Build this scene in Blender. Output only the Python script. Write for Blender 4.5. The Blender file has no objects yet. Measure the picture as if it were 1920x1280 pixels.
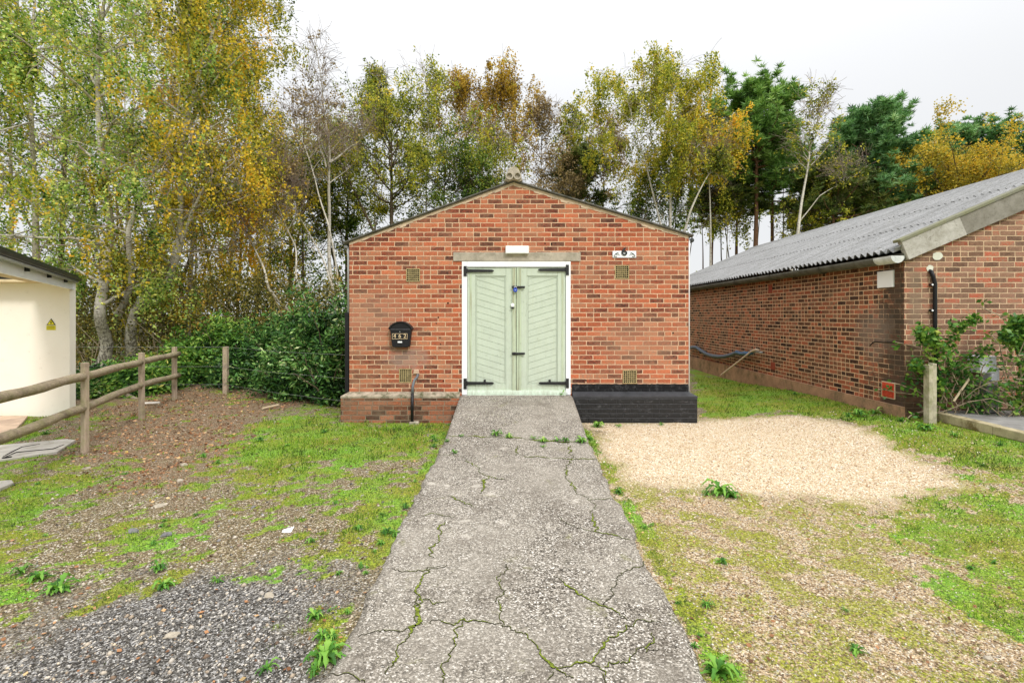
import bpy, math, random
import numpy as np
from mathutils import Vector, Matrix
random.seed(7)
R = math.radians
scene = bpy.context.scene
COL = scene.collection

# ------------------------------------------------------------------ camera
CAMZ, CAMY, F = 1.69, -8.14, 960.0
cam = bpy.data.cameras.new("camera"); camo = bpy.data.objects.new("camera", cam); COL.objects.link(camo)
camo.location = (0, CAMY, CAMZ); camo.rotation_euler = (R(90), 0, 0)
cam.sensor_width = 36; cam.lens = 18.0
cam.shift_x = -8/1920; cam.shift_y = -50/1920
cam.clip_start = 0.05; cam.clip_end = 1200
scene.camera = camo

# ------------------------------------------------------------------ light
SUN_EL, SUN_AZ = 42, 152       # elevation, azimuth measured clockwise from +Y (sun stands behind the camera)
world = bpy.data.worlds.new("World"); scene.world = world; world.use_nodes = True
wt = world.node_tree; wt.nodes.clear()
def _n(t, k, **kw):
    n = t.nodes.new(k)
    for a, b in kw.items(): setattr(n, a, b)
    return n
sky = _n(wt, 'ShaderNodeTexSky', sky_type='NISHITA', sun_disc=False)
sky.sun_elevation = R(SUN_EL); sky.sun_rotation = R(SUN_AZ)
tc = _n(wt, 'ShaderNodeTexCoord'); sep = _n(wt, 'ShaderNodeSeparateXYZ')
wt.links.new(tc.outputs['Generated'], sep.inputs[0])
mr = _n(wt, 'ShaderNodeMapRange'); mr.inputs['From Min'].default_value = 0.0; mr.inputs['From Max'].default_value = 1.0
mr.inputs['To Min'].default_value = 6.35; mr.inputs['To Max'].default_value = 25.0
pw = _n(wt, 'ShaderNodeMath', operation='POWER'); pw.inputs[1].default_value = 3.2; pw.use_clamp = True
wt.links.new(sep.outputs[2], pw.inputs[0]); wt.links.new(pw.outputs[0], mr.inputs['Value'])
nz = _n(wt, 'ShaderNodeTexNoise'); nz.inputs['Scale'].default_value = 2.2; nz.inputs['Detail'].default_value = 4
wt.links.new(tc.outputs['Generated'], nz.inputs['Vector'])
mr2 = _n(wt, 'ShaderNodeMapRange'); mr2.inputs['To Min'].default_value = 0.93; mr2.inputs['To Max'].default_value = 1.05
wt.links.new(nz.outputs[0], mr2.inputs['Value'])
mu = _n(wt, 'ShaderNodeMath', operation='MULTIPLY'); wt.links.new(mr.outputs[0], mu.inputs[0]); wt.links.new(mr2.outputs[0], mu.inputs[1])
cc = _n(wt, 'ShaderNodeCombineColor')
for i, k in enumerate((0.985, 0.995, 1.01)):
    m_ = _n(wt, 'ShaderNodeMath', operation='MULTIPLY'); m_.inputs[1].default_value = k
    wt.links.new(mu.outputs[0], m_.inputs[0]); wt.links.new(m_.outputs[0], cc.inputs[i])
mx = _n(wt, 'ShaderNodeMix', data_type='RGBA'); mx.inputs[0].default_value = 0.95
wt.links.new(sky.outputs[0], mx.inputs[6]); wt.links.new(cc.outputs[0], mx.inputs[7])
bg = _n(wt, 'ShaderNodeBackground'); bg.inputs[1].default_value = 0.1
wo = _n(wt, 'ShaderNodeOutputWorld')
wt.links.new(mx.outputs[2], bg.inputs[0]); wt.links.new(bg.outputs[0], wo.inputs[0])
sl = bpy.data.lights.new("sun", 'SUN'); sl.energy = 1.5; sl.angle = R(12); sl.color = (1, .965, .92)
so = bpy.data.objects.new("sun", sl); COL.objects.link(so)
a = R(SUN_AZ); e = R(SUN_EL)
sd = Vector((math.sin(a)*math.cos(e), math.cos(a)*math.cos(e), math.sin(e)))
so.rotation_euler = sd.to_track_quat('Z', 'Y').to_euler(); so.location = (0, -20, 30)
scene.view_settings.view_transform = 'Standard'; scene.view_settings.look = 'None'
scene.view_settings.exposure = 0.5; scene.view_settings.gamma = 1
scene.cycles.max_bounces = 6; scene.cycles.transparent_max_bounces = 4

# ------------------------------------------------------------------ helpers
def P(px, py, z=0.0):
    s = (py-590)/(CAMZ-z); return ((px-968)/s, F/s+CAMY)
def W(px, py, dist):
    s = F/dist; return ((px-968)/s, dist+CAMY, CAMZ+(590-py)/s)
S0 = F/8.14
def fx(px): return (px-968)/S0
def fz(py): return CAMZ+(590-py)/S0

def tag(o, label=None, cat=None, group=None, kind=None):
    if label: o['label'] = label
    if cat: o['category'] = cat
    if group: o['group'] = group
    if kind: o['kind'] = kind
    return o
def empty(name, loc, label, cat, group=None):
    o = bpy.data.objects.new(name, None); COL.objects.link(o); o.location = loc
    o.empty_display_size = .2
    return tag(o, label, cat, group)
def link(name, me, parent=None):
    o = bpy.data.objects.new(name, me); COL.objects.link(o)
    if parent:
        o.parent = parent
        # vertices are given in world space unless the caller says otherwise
        m = Matrix.Identity(4); p = parent
        loc = Vector((0, 0, 0))
        while p: loc += p.location; p = p.parent
        o.location = -loc
    return o
class MB:
    def __init__(s): s.v = []; s.f = []; s.sm = []
    def quad(s, a, b, c, d):
        n = len(s.v); s.v += [a, b, c, d]; s.f.append((n, n+1, n+2, n+3)); return s
    def poly(s, pts):
        n = len(s.v); s.v += list(pts); s.f.append(tuple(range(n, n+len(pts)))); return s
    def box(s, x0, x1, y0, y1, z0, z1):
        if x0 > x1: x0, x1 = x1, x0
        if y0 > y1: y0, y1 = y1, y0
        if z0 > z1: z0, z1 = z1, z0
        n = len(s.v)
        s.v += [(x0,y0,z0),(x1,y0,z0),(x1,y1,z0),(x0,y1,z0),(x0,y0,z1),(x1,y0,z1),(x1,y1,z1),(x0,y1,z1)]
        s.f += [tuple(n+i for i in q) for q in ((0,3,2,1),(4,5,6,7),(0,1,5,4),(1,2,6,5),(2,3,7,6),(3,0,4,7))]
        return s
    def prism(s, pts, y0, y1):            # outline in x,z pushed along y
        n = len(s.v); k = len(pts)
        s.v += [(p[0], y0, p[1]) for p in pts]+[(p[0], y1, p[1]) for p in pts]
        s.f.append(tuple(range(n, n+k))); s.f.append(tuple(range(n+2*k-1, n+k-1, -1)))
        for i in range(k):
            j = (i+1) % k; s.f.append((n+i, n+k+i, n+k+j, n+j))
        return s
    def prismz(s, pts, z0, z1):           # outline in x,y pushed along z
        n = len(s.v); k = len(pts)
        s.v += [(p[0], p[1], z0) for p in pts]+[(p[0], p[1], z1) for p in pts]
        s.f.append(tuple(range(n+k-1, n-1, -1))); s.f.append(tuple(range(n+k, n+2*k)))
        for i in range(k):
            j = (i+1) % k; s.f.append((n+i, n+j, n+k+j, n+k+i))
        return s
    def tube(s, pts, r, sides=10, caps=True):
        pts = [Vector(p) for p in pts]
        rr = r if isinstance(r, (list, tuple)) else [r]*len(pts)
        n0 = len(s.v); ref = None
        for i, p in enumerate(pts):
            t = (pts[min(i+1, len(pts)-1)]-pts[max(i-1, 0)]).normalized()
            if ref is None:
                ref = Vector((0,0,1)) if abs(t.z) < .9 else Vector((1,0,0))
            u = t.cross(ref).normalized(); w = u.cross(t).normalized(); ref = w
            for k in range(sides):
                an = 2*math.pi*k/sides
                s.v.append(tuple(p+(u*math.cos(an)+w*math.sin(an))*rr[i]))
        for i in range(len(pts)-1):
            for k in range(sides):
                k2 = (k+1) % sides
                a_ = n0+i*sides
                s.f.append((a_+k, a_+k2, a_+sides+k2, a_+sides+k))
        if caps:
            s.f.append(tuple(n0+k for k in range(sides-1, -1, -1)))
            s.f.append(tuple(n0+(len(pts)-1)*sides+k for k in range(sides)))
        return s
    def build(s, name, mat, parent=None, smooth=False, bevel=0):
        me = bpy.data.meshes.new(name); me.from_pydata(s.v, [], s.f); me.update()
        import bmesh
        b = bmesh.new(); b.from_mesh(me); bmesh.ops.recalc_face_normals(b, faces=b.faces); b.to_mesh(me); b.free()
        if smooth: me.polygons.foreach_set('use_smooth', [True]*len(me.polygons))
        me.materials.append(mat)
        o = link(name, me, parent)
        if bevel:
            m = o.modifiers.new('bevel', 'BEVEL'); m.width = bevel; m.segments = 2; m.limit_method = 'ANGLE'
        return o

def np_mesh(name, verts, faces, mat, attrs=None, smooth=False):
    """verts (n,3), faces (m,k) constant k"""
    me = bpy.data.meshes.new(name)
    verts = np.asarray(verts, np.float32); faces = np.asarray(faces, np.int32)
    me.vertices.add(len(verts)); me.vertices.foreach_set('co', verts.ravel())
    k = faces.shape[1]
    me.loops.add(faces.size); me.loops.foreach_set('vertex_index', faces.ravel())
    me.polygons.add(len(faces)); me.polygons.foreach_set('loop_start', np.arange(0, faces.size, k, dtype=np.int32))
    me.polygons.foreach_set('loop_total', np.full(len(faces), k, np.int32))
    if smooth: me.polygons.foreach_set('use_smooth', np.ones(len(faces), bool))
    me.update(calc_edges=True)
    for an, arr in (attrs or {}).items():
        if arr.ndim == 1:
            at = me.attributes.new(an, 'FLOAT', 'POINT'); at.data.foreach_set('value', arr.astype(np.float32))
        else:
            at = me.attributes.new(an, 'FLOAT_COLOR', 'POINT'); at.data.foreach_set('color', arr.astype(np.float32).ravel())
    me.materials.append(mat)
    return me

# numpy value noise -------------------------------------------------
_g = np.random.default_rng(11).random((256, 256))
def vnoise(x, y, sc=1.0):
    x = np.asarray(x, float)*sc+1000; y = np.asarray(y, float)*sc+1000
    xi = np.floor(x).astype(int); yi = np.floor(y).astype(int); fx_ = x-xi; fy_ = y-yi
    fx_ = fx_*fx_*(3-2*fx_); fy_ = fy_*fy_*(3-2*fy_)
    g = lambda i, j: _g[i % 256, j % 256]
    return (g(xi,yi)*(1-fx_)+g(xi+1,yi)*fx_)*(1-fy_)+(g(xi,yi+1)*(1-fx_)+g(xi+1,yi+1)*fx_)*fy_
def fbm(x, y, sc=1.0, o=4):
    t = 0; a_ = .5; n_ = 0
    for i in range(o):
        t = t+a_*vnoise(x+17.3*i, y-9.1*i, sc*2**i); n_ += a_; a_ *= .55
    return t/n_
def sstep(a_, b_, x):
    t = np.clip((np.asarray(x, float)-a_)/(b_-a_), 0, 1); return t*t*(3-2*t)
def poly_sd(X, Y, poly):
    """signed distance, positive inside"""
    d = np.full(X.shape, 1e9); ins = np.zeros(X.shape, bool)
    n = len(poly)
    for i in range(n):
        x0, y0 = poly[i]; x1, y1 = poly[(i+1) % n]
        ex, ey = x1-x0, y1-y0; wx, wy = X-x0, Y-y0
        t = np.clip((wx*ex+wy*ey)/(ex*ex+ey*ey+1e-12), 0, 1)
        d = np.minimum(d, np.hypot(wx-ex*t, wy-ey*t))
        c = ((y0 <= Y) & (y1 > Y)) | ((y1 <= Y) & (y0 > Y))
        with np.errstate(divide='ignore', invalid='ignore'):
            xx = x0+(Y-y0)*ex/(ey if ey != 0 else 1e-9)
        ins ^= c & (X < xx)
    return np.where(ins, d, -d)

# ------------------------------------------------------------------ node helper
class G:
    def __init__(s, name):
        s.m = bpy.data.materials.new(name); s.m.use_nodes = True; s.t = s.m.node_tree; s.t.nodes.clear()
        s.out = s.t.nodes.new('ShaderNodeOutputMaterial')
    def n(s, k, **kw): return _n(s.t, k, **kw)
    def put(s, sock, v):
        if v is None: return
        if isinstance(v, bpy.types.NodeSocket): s.t.links.new(v, sock)
        else:
            if isinstance(v, (tuple, list)) and len(v) == 3 and sock.type == 'RGBA': v = (*v, 1)
            sock.default_value = v
    def math(s, op, a_, b_=None, c_=None, clamp=False):
        n = s.n('ShaderNodeMath', operation=op); n.use_clamp = clamp
        s.put(n.inputs[0], a_); s.put(n.inputs[1], b_); s.put(n.inputs[2], c_)
        return n.outputs[0]
    def mix(s, f, a_, b_, blend='MIX'):
        n = s.n('ShaderNodeMix', data_type='RGBA', blend_type=blend)
        s.put(n.inputs[0], f); s.put(n.inputs[6], a_); s.put(n.inputs[7], b_); return n.outputs[2]
    def mixf(s, f, a_, b_):
        n = s.n('ShaderNodeMix', data_type='FLOAT')
        s.put(n.inputs[0], f); s.put(n.inputs[2], a_); s.put(n.inputs[3], b_); return n.outputs[0]
    def noise(s, vec, scale, detail=3, rough=.55, dist=0, out=0):
        n = s.n('ShaderNodeTexNoise'); s.put(n.inputs['Vector'], vec)
        n.inputs['Scale'].default_value = scale; n.inputs['Detail'].default_value = detail
        n.inputs['Roughness'].default_value = rough; n.inputs['Distortion'].default_value = dist
        return n.outputs[out]
    def voro(s, vec, scale, feature='F1', out='Color', rnd=1):
        n = s.n('ShaderNodeTexVoronoi', feature=feature); s.put(n.inputs['Vector'], vec)
        n.inputs['Scale'].default_value = scale; n.inputs['Randomness'].default_value = rnd
        return n.outputs[out]
    def ramp(s, f, stops, interp='LINEAR'):
        n = s.n('ShaderNodeValToRGB'); cr = n.color_ramp; cr.interpolation = interp
        while len(cr.elements) < len(stops): cr.elements.new(.5)
        for el, (p, c) in zip(cr.elements, stops):
            el.position = p; el.color = (*c, 1) if len(c) == 3 else c
        s.put(n.inputs[0], f); return n.outputs[0]
    def rng(s, v, a_, b_, c_=0, d_=1, smooth=False):
        n = s.n('ShaderNodeMapRange'); n.clamp = True
        if smooth: n.interpolation_type = 'SMOOTHSTEP'
        for i, q in enumerate((v, a_, b_, c_, d_)): s.put(n.inputs[i], q)
        return n.outputs[0]
    def pos(s):
        return s.n('ShaderNodeNewGeometry').outputs['Position']
    def obj(s): return s.n('ShaderNodeTexCoord').outputs['Object']
    def xyz(s, v):
        n = s.n('ShaderNodeSeparateXYZ'); s.put(n.inputs[0], v); return n.outputs
    def comb(s, x, y, z):
        n = s.n('ShaderNodeCombineXYZ'); s.put(n.inputs[0], x); s.put(n.inputs[1], y); s.put(n.inputs[2], z); return n.outputs[0]
    def vmul(s, v, k):
        n = s.n('ShaderNodeVectorMath', operation='MULTIPLY'); s.put(n.inputs[0], v); s.put(n.inputs[1], k); return n.outputs[0]
    def vadd(s, v, k):
        n = s.n('ShaderNodeVectorMath', operation='ADD'); s.put(n.inputs[0], v); s.put(n.inputs[1], k); return n.outputs[0]
    def attr(s, name, out='Fac'):
        n = s.n('ShaderNodeAttribute'); n.attribute_name = name; return n.outputs[out]
    def bump(s, h, dist=.005, strength=1, nrm=None):
        n = s.n('ShaderNodeBump'); n.inputs['Strength'].default_value = strength; n.inputs['Distance'].default_value = dist
        s.put(n.inputs['Height'], h)
        if nrm: s.put(n.inputs['Normal'], nrm)
        return n.outputs[0]
    def bsdf(s, col, rough=.8, metal=0, bump=None, spec=.3):
        n = s.n('ShaderNodeBsdfPrincipled')
        s.put(n.inputs['Base Color'], col); s.put(n.inputs['Roughness'], rough); s.put(n.inputs['Metallic'], metal)
        n.inputs['Specular IOR Level'].default_value = spec
        if bump: s.put(n.inputs['Normal'], bump)
        s.t.links.new(n.outputs[0], s.out.inputs[0]); return s.m

def simple(name, c, rough=.7, var=.15, sc=8, metal=0, bumpd=0, spec=.3, c2=None):
    g = G(name); p = g.pos(); n1 = g.noise(p, sc, 5, .65)
    f = g.rng(n1, .3, .7)
    ca = tuple(v*(1-var) for v in c); cb = tuple(min(1, v*(1+var)) for v in c)
    col = g.mix(f, ca, cb)
    if c2: col = g.mix(g.rng(g.noise(p, sc*.6, 6, .7), .48, .66), col, c2)
    b = g.bump(g.noise(p, sc*12, 3), bumpd) if bumpd else None
    return g.bsdf(col, rough, metal, b, spec)

# ------------------------------------------------------------------ brick
def brick_mat(name, ramp, mortar, split=.1, offu=0, offv=0, patches=(), weather=.5, wcol=(.42,.25,.17), black_below=None, bdist=.006, corner=None):
    g = G(name); geo = g.n('ShaderNodeNewGeometry'); p = geo.outputs['Position']
    x, y, z = g.xyz(p); nx, ny, nzz = g.xyz(geo.outputs['True Normal'])
    side = g.math('GREATER_THAN', g.math('ABSOLUTE', nx), .5)
    u = g.mixf(side, x, y)
    dn = g.noise(p, 9, 2, .5, out=1); dx, dy, dz = g.xyz(dn)
    dn2 = g.noise(p, 60, 2, .5, out=1); ex, ey, ez = g.xyz(dn2)
    u = g.math('ADD', u, g.math('ADD', g.math('MULTIPLY', g.math('SUBTRACT', dx, .5), .012), g.math('MULTIPLY', g.math('SUBTRACT', ex, .5), .006)))
    v = g.math('ADD', z, g.math('ADD', g.math('MULTIPLY', g.math('SUBTRACT', dz, .5), .010), g.math('MULTIPLY', g.math('SUBTRACT', ez, .5), .006)))
    rv = g.math('ADD', g.math('DIVIDE', v, .075), offv)
    row = g.math('FLOOR', rv); fv = g.math('FRACT', rv)
    wr = g.n('ShaderNodeTexWhiteNoise', noise_dimensions='1D'); g.put(wr.inputs['W'], row)
    sh = g.math('ADD', g.math('MULTIPLY', g.math('MODULO', g.math('ABSOLUTE', row), 2), .5), g.math('MULTIPLY', wr.outputs[0], .10))
    cu = g.math('ADD', g.math('ADD', g.math('DIVIDE', u, .225), sh), offu)
    col = g.math('FLOOR', cu); fu = g.math('FRACT', cu)
    wn = g.n('ShaderNodeTexWhiteNoise', noise_dimensions='2D'); g.put(wn.inputs['Vector'], g.comb(col, row, 0))
    r1 = wn.outputs[0]
    # header pairs
    ish = g.math('LESS_THAN', r1, split)
    fu2 = g.math('FRACT', g.math('MULTIPLY', fu, 2)); half = g.math('FLOOR', g.math('MULTIPLY', fu, 2))
    du = g.mixf(ish, g.math('MULTIPLY', g.math('MINIMUM', fu, g.math('SUBTRACT', 1, fu)), .225),
                g.math('MULTIPLY', g.math('MINIMUM', fu2, g.math('SUBTRACT', 1, fu2)), .1125))
    dv = g.math('MULTIPLY', g.math('MINIMUM', fv, g.math('SUBTRACT', 1, fv)), .075)
    wn2 = g.n('ShaderNodeTexWhiteNoise', noise_dimensions='3D')
    g.put(wn2.inputs['Vector'], g.comb(g.math('ADD', col, 31.7), row, g.math('MULTIPLY', ish, half)))
    d = g.math('MINIMUM', du, dv)
    fine = g.noise(p, 130, 3, .6)
    d = g.math('ADD', d, g.math('MULTIPLY', g.math('SUBTRACT', fine, .5), .004))
    mask = g.rng(d, .0050, .0085, smooth=True)
    big = g.noise(p, 1.1, 4, .6); med = g.noise(p, 7, 4, .65); mot = g.noise(g.vmul(p, (1, 1, 1.6)), 26, 4, .7)
    rr = g.math('ADD', wn2.outputs[0], g.math('MULTIPLY', g.math('SUBTRACT', mot, .5), 1.35), clamp=True)
    bc = g.ramp(rr, ramp)
    # every brick its own strength, then fine speckle
    r_, g_, b_ = g.xyz(wn2.outputs[1])
    val = g.rng(g_, 0, 1, .78, 1.16)
    bc = g.mix(1, bc, g.comb(val, val, val), 'MULTIPLY')
    sp = g.rng(fine, .28, .72, .60, 1.34)
    bc = g.mix(1, bc, g.comb(sp, sp, sp), 'MULTIPLY')
    # weathered, limey areas where bricks and joints come nearer to each other
    wf = g.math('MULTIPLY', g.rng(g.math('ADD', g.math('MULTIPLY', big, .55), g.math('MULTIPLY', med, .45)), .44, .64), weather)
    bc = g.mix(wf, bc, wcol)
    mo = g.mix(g.rng(med, .42, .75), mortar, tuple(c*.66 for c in mortar))
    mo = g.mix(g.rng(big, .55, .75, 0, .55), mo, tuple(c*.45 for c in mortar))
    c = g.mix(mask, mo, bc)
    # dark soot and algae specks
    spk = g.math('MULTIPLY', g.rng(g.noise(p, 40, 6, .8), .56, .66), g.rng(g.noise(p, 2.2, 3), .38, .6))
    c = g.mix(g.math('MULTIPLY', spk, .75), c, (.06, .045, .03))
    lsp = g.math('MULTIPLY', g.rng(g.noise(g.vadd(p, (7, 3, 5)), 38, 4, .7), .66, .73), g.rng(g.noise(g.vadd(p, (1, 9, 4)), 1.7, 3), .45, .65))
    c = g.mix(g.math('MULTIPLY', lsp, .6), c, (.62, .56, .48))
    run = g.math('MULTIPLY', g.rng(g.noise(g.vmul(p, (9, 9, .7)), 1.0, 5, .7), .56, .70), g.rng(g.noise(p, 3, 4, .7), .42, .6))
    c = g.mix(g.math('MULTIPLY', run, .42), c, (.17,.10,.065))
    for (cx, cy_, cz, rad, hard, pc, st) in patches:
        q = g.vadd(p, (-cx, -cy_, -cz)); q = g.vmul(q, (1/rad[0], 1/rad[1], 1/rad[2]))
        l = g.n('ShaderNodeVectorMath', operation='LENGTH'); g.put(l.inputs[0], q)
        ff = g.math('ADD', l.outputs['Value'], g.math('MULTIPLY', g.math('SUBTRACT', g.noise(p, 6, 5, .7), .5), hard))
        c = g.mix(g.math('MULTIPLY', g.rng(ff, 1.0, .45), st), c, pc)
    if black_below:
        zz, xm = black_below
        bm = g.math('MULTIPLY', g.math('LESS_THAN', g.math('ADD', z, g.math('MULTIPLY', g.math('SUBTRACT', g.noise(p, 14, 2), .5), .03)), zz), g.math('GREATER_THAN', x, xm))
        blk = g.mix(g.rng(g.noise(p, 10, 6, .75), .52, .75), (.012, .012, .013), (.10, .10, .105))
        c = g.mix(bm, c, blk)
    h = g.math('ADD', mask, g.math('MULTIPLY', fine, .35))
    return g.bsdf(c, g.mixf(mask, .95, .82), 0, g.bump(h, bdist, .9), .2)

RED = [(0, (.07,.032,.022)), (.12, (.14,.045,.028)), (.26, (.25,.065,.035)), (.42, (.36,.09,.042)), (.6, (.45,.115,.05)), (.78, (.50,.145,.065)), (.9, (.50,.19,.095)), (1, (.36,.17,.10))]
BRN = [(0, (.03,.017,.012)), (.2, (.09,.04,.024)), (.4, (.18,.08,.04)), (.55, (.27,.11,.055)), (.7, (.38,.12,.055)), (.82, (.46,.095,.04)), (.92, (.26,.13,.075)), (1, (.2,.12,.07))]
TAN = [(0, (.13,.075,.05)), (.25, (.22,.12,.075)), (.5, (.29,.165,.105)), (.7, (.33,.18,.12)), (.88, (.38,.16,.09)), (1, (.44,.11,.06))]
m_brick = brick_mat('brick_red', RED, (.72,.48,.31), split=.06, weather=.62, wcol=(.40,.19,.11),
    patches=[(fx(760),0,fz(672),(.42,.5,.24),1.6,(.36,.25,.20),.6), (fx(700),0,fz(600),(.7,.5,.6),1.2,(.42,.23,.15),.5),
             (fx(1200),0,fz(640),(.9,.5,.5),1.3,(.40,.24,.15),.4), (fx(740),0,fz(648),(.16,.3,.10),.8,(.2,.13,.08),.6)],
    black_below=(fz(719.5), .88))
m_plinth = brick_mat('brick_plinth_red', [(0,(.06,.03,.02)),(.3,(.14,.055,.03)),(.6,(.28,.10,.05)),(.85,(.42,.13,.06)),(1,(.3,.17,.11))], (.30,.22,.15), split=.12, offv=.45, weather=.5, wcol=(.26,.2,.13), bdist=.01)
m_side = brick_mat('brick_brown_side', BRN, (.78,.52,.31), split=.38, offv=.3, weather=.35, wcol=(.27,.15,.085),
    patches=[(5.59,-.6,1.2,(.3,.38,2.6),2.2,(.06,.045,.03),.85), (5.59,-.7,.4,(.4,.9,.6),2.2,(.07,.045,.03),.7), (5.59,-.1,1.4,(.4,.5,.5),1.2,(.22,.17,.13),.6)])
m_gable = brick_mat('brick_tan_gable', TAN, (.66,.47,.30), split=.2, offv=.3, weather=.45, wcol=(.32,.20,.135),
    patches=[(5.7,-.76,.6,(.35,.5,.55),1.2,(.07,.045,.028),.85), (5.75,-.76,1.9,(.12,.4,.9),1.2,(.2,.16,.11),.4)])

# ------------------------------------------------------------------ plain materials
m_concrete = simple('weathered_concrete', (.42,.37,.29), .9, .2, 9, bumpd=.003, c2=(.28,.25,.19))
m_mortar = simple('mortar_fillet', (.62,.47,.33), .95, .2, 12, bumpd=.003, c2=(.4,.33,.24))
m_white = simple('white_gloss_paint', (.86,.87,.88), .35, .04, 5, spec=.4)
m_whitep = simple('white_plastic', (.85,.86,.84), .4, .03, 5, spec=.4)
m_iron = simple('black_iron', (.012,.012,.013), .45, .3, 30, spec=.5)
m_blackpl = simple('black_plastic', (.011,.011,.013), .45, .2, 6, spec=.3)
m_rooffc = simple('fibre_cement_edge', (.13,.125,.11), .9, .3, 14, c2=(.06,.06,.045))
m_greypipe = simple('grey_plastic_pipe', (.42,.43,.43), .5, .1, 6)
m_brassy = simple('brass', (.62,.42,.15), .35, .1, 20, metal=.6)
m_goldlet = simple('gold_lettering', (.72,.55,.33), .5, .1, 20)
m_blue = simple('blue_plastic', (.01,.06,.5), .4, .1, 20, spec=.5)
m_steel = simple('steel', (.55,.55,.56), .35, .1, 20, metal=.8)
m_terr = simple('terracotta_vent', (.52,.07,.03), .7, .2, 12, bumpd=.002)
m_airb = simple('buff_air_brick', (.42,.33,.16), .9, .25, 30, bumpd=.002, c2=(.25,.2,.1))
m_dark = simple('dark_void', (.006,.005,.004), 1, .1, 5)
m_render = None
# cream render (soft stains)
g = G('cream_render'); p = g.pos()
c = g.mix(g.rng(g.noise(p, 1.3, 5, .6), .35, .7), (.93,.88,.77), (.89,.83,.71))
c = g.mix(g.math('MULTIPLY', g.rng(g.noise(p, 7, 6, .75), .60, .72), .35), c, (.55,.48,.38))
m_render = g.bsdf(c, .85, 0, g.bump(g.noise(p, 90, 3), .002), .2)
# sage painted timber
def paint_wood(name, base, worn, amt):
    g = G(name); p = g.pos()
    st = g.noise(g.vmul(p, (40, 40, 1.2)), 1.0, 5, .65)
    bl = g.noise(p, 4.5, 5, .7)
    c = g.mix(g.rng(bl, .35, .7), base, tuple(v*.90 for v in base))
    sc = g.math('MULTIPLY', g.rng(g.noise(g.vmul(p, (1, 1, .5)), 30, 7, .85), .565, .66), g.rng(bl, .38, .6))
    c = g.mix(g.math('MULTIPLY', sc, .75), c, (.20,.23,.15))
    x, y, z = g.xyz(p)
    low = g.math('MULTIPLY', g.rng(z, .95, .42), g.rng(g.noise(g.vmul(p, (3, 3, .8)), 9, 5, .75), .42, .7))
    c = g.mix(g.math('MULTIPLY', low, .55), c, (.33,.33,.22))
    c = g.mix(g.math('MULTIPLY', g.rng(st, .5, .62), amt), c, worn)
    return g.bsdf(c, .7, 0, g.bump(g.math('ADD', st, g.math('MULTIPLY', bl, .4)), .002), .25)
m_sage = paint_wood('sage_paint', (.56,.63,.51), (.50,.56,.40), .25)
m_sageworn = paint_wood('sage_paint_worn', (.52,.60,.43), (.33,.31,.20), .85)
m_mint = paint_wood('pale_mint_paint', (.74,.86,.72), (.6,.7,.55), .2)
# timber rails and posts
def timber(name, a_, b_, moss, mossamt, axis_scale=(1, 1, .12)):
    g = G(name); p = g.pos(); geo = g.n('ShaderNodeNewGeometry')
    gr = g.noise(g.vmul(p, axis_scale), 55, 5, .7); bl = g.noise(p, 5, 5, .7)
    c = g.mix(g.rng(gr, .3, .7), a_, b_)
    c = g.mix(g.rng(bl, .5, .72, 0, .7), c, tuple(v*.38 for v in a_))
    ms = g.math('MULTIPLY', g.rng(g.noise(g.vadd(p, (3, 8, 1)), 6.5, 5, .7), .46, .64), mossamt)
    c = g.mix(ms, c, moss)
    return g.bsdf(c, .92, 0, g.bump(gr, .006), .15)
m_post = timber('post_timber', (.36,.28,.20), (.50,.40,.30), (.22,.26,.07), .35)
m_rail = timber('rail_timber', (.20,.155,.105), (.42,.345,.24), (.22,.22,.08), .45, (1, .2, 1))
m_oldpost = timber('old_post_timber', (.40,.36,.26), (.56,.51,.38), (.20,.22,.08), .6)
# corrugated roof: pale grey fibre cement, lichen and moss specks, darker streaks down the slope
g = G('corrugated_fibre_cement'); p = g.pos(); x, y, z = g.xyz(p)
st = g.noise(g.vmul(p, (.5, 5, .5)), 2.2, 5, .7)
c = g.mix(g.rng(st, .3, .72), (.20,.20,.195), (.36,.36,.36))
c = g.mix(g.rng(g.noise(p, 30, 5, .8), .52, .68, 0, .8), c, (.07,.068,.06))
c = g.mix(g.rng(g.noise(g.vadd(p, (4, 4, 4)), 18, 5, .8), .60, .70, 0, .7), c, (.55,.55,.54))
c = g.mix(g.math('MULTIPLY', g.rng(g.noise(g.vadd(p, (9, 1, 2)), 11, 5, .8), .6, .7), .8), c, (.10,.085,.04))
m_corr = g.bsdf(c, .95, 0, g.bump(g.noise(p, 70, 4), .004), .1)
# verge boards
def board(name, a_, b_, dark):
    g = G(name); p = g.pos()
    c = g.mix(g.rng(g.noise(p, 5, 6, .75), .35, .65), a_, b_)
    c = g.mix(g.rng(g.noise(g.vadd(p, (2, 2, 2)), 22, 6, .8), .55, .68, 0, dark), c, (.12,.11,.08))
    return g.bsdf(c, .9, 0, g.bump(g.noise(p, 60, 3), .003), .15)
m_board1 = board('verge_board_pale', (.52,.50,.45), (.33,.31,.26), .75)
m_board2 = board('verge_board_grey', (.30,.28,.24), (.19,.175,.14), .85)
m_gutter = board('gutter_fibre_cement', (.17,.16,.13), (.08,.077,.058), .8)
m_roofmoss = board('mossy_felt', (.03,.033,.022), (.06,.08,.025), .5)
m_roofedge = simple('black_gutter', (.012,.012,.012), .4, .3, 9)
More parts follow.
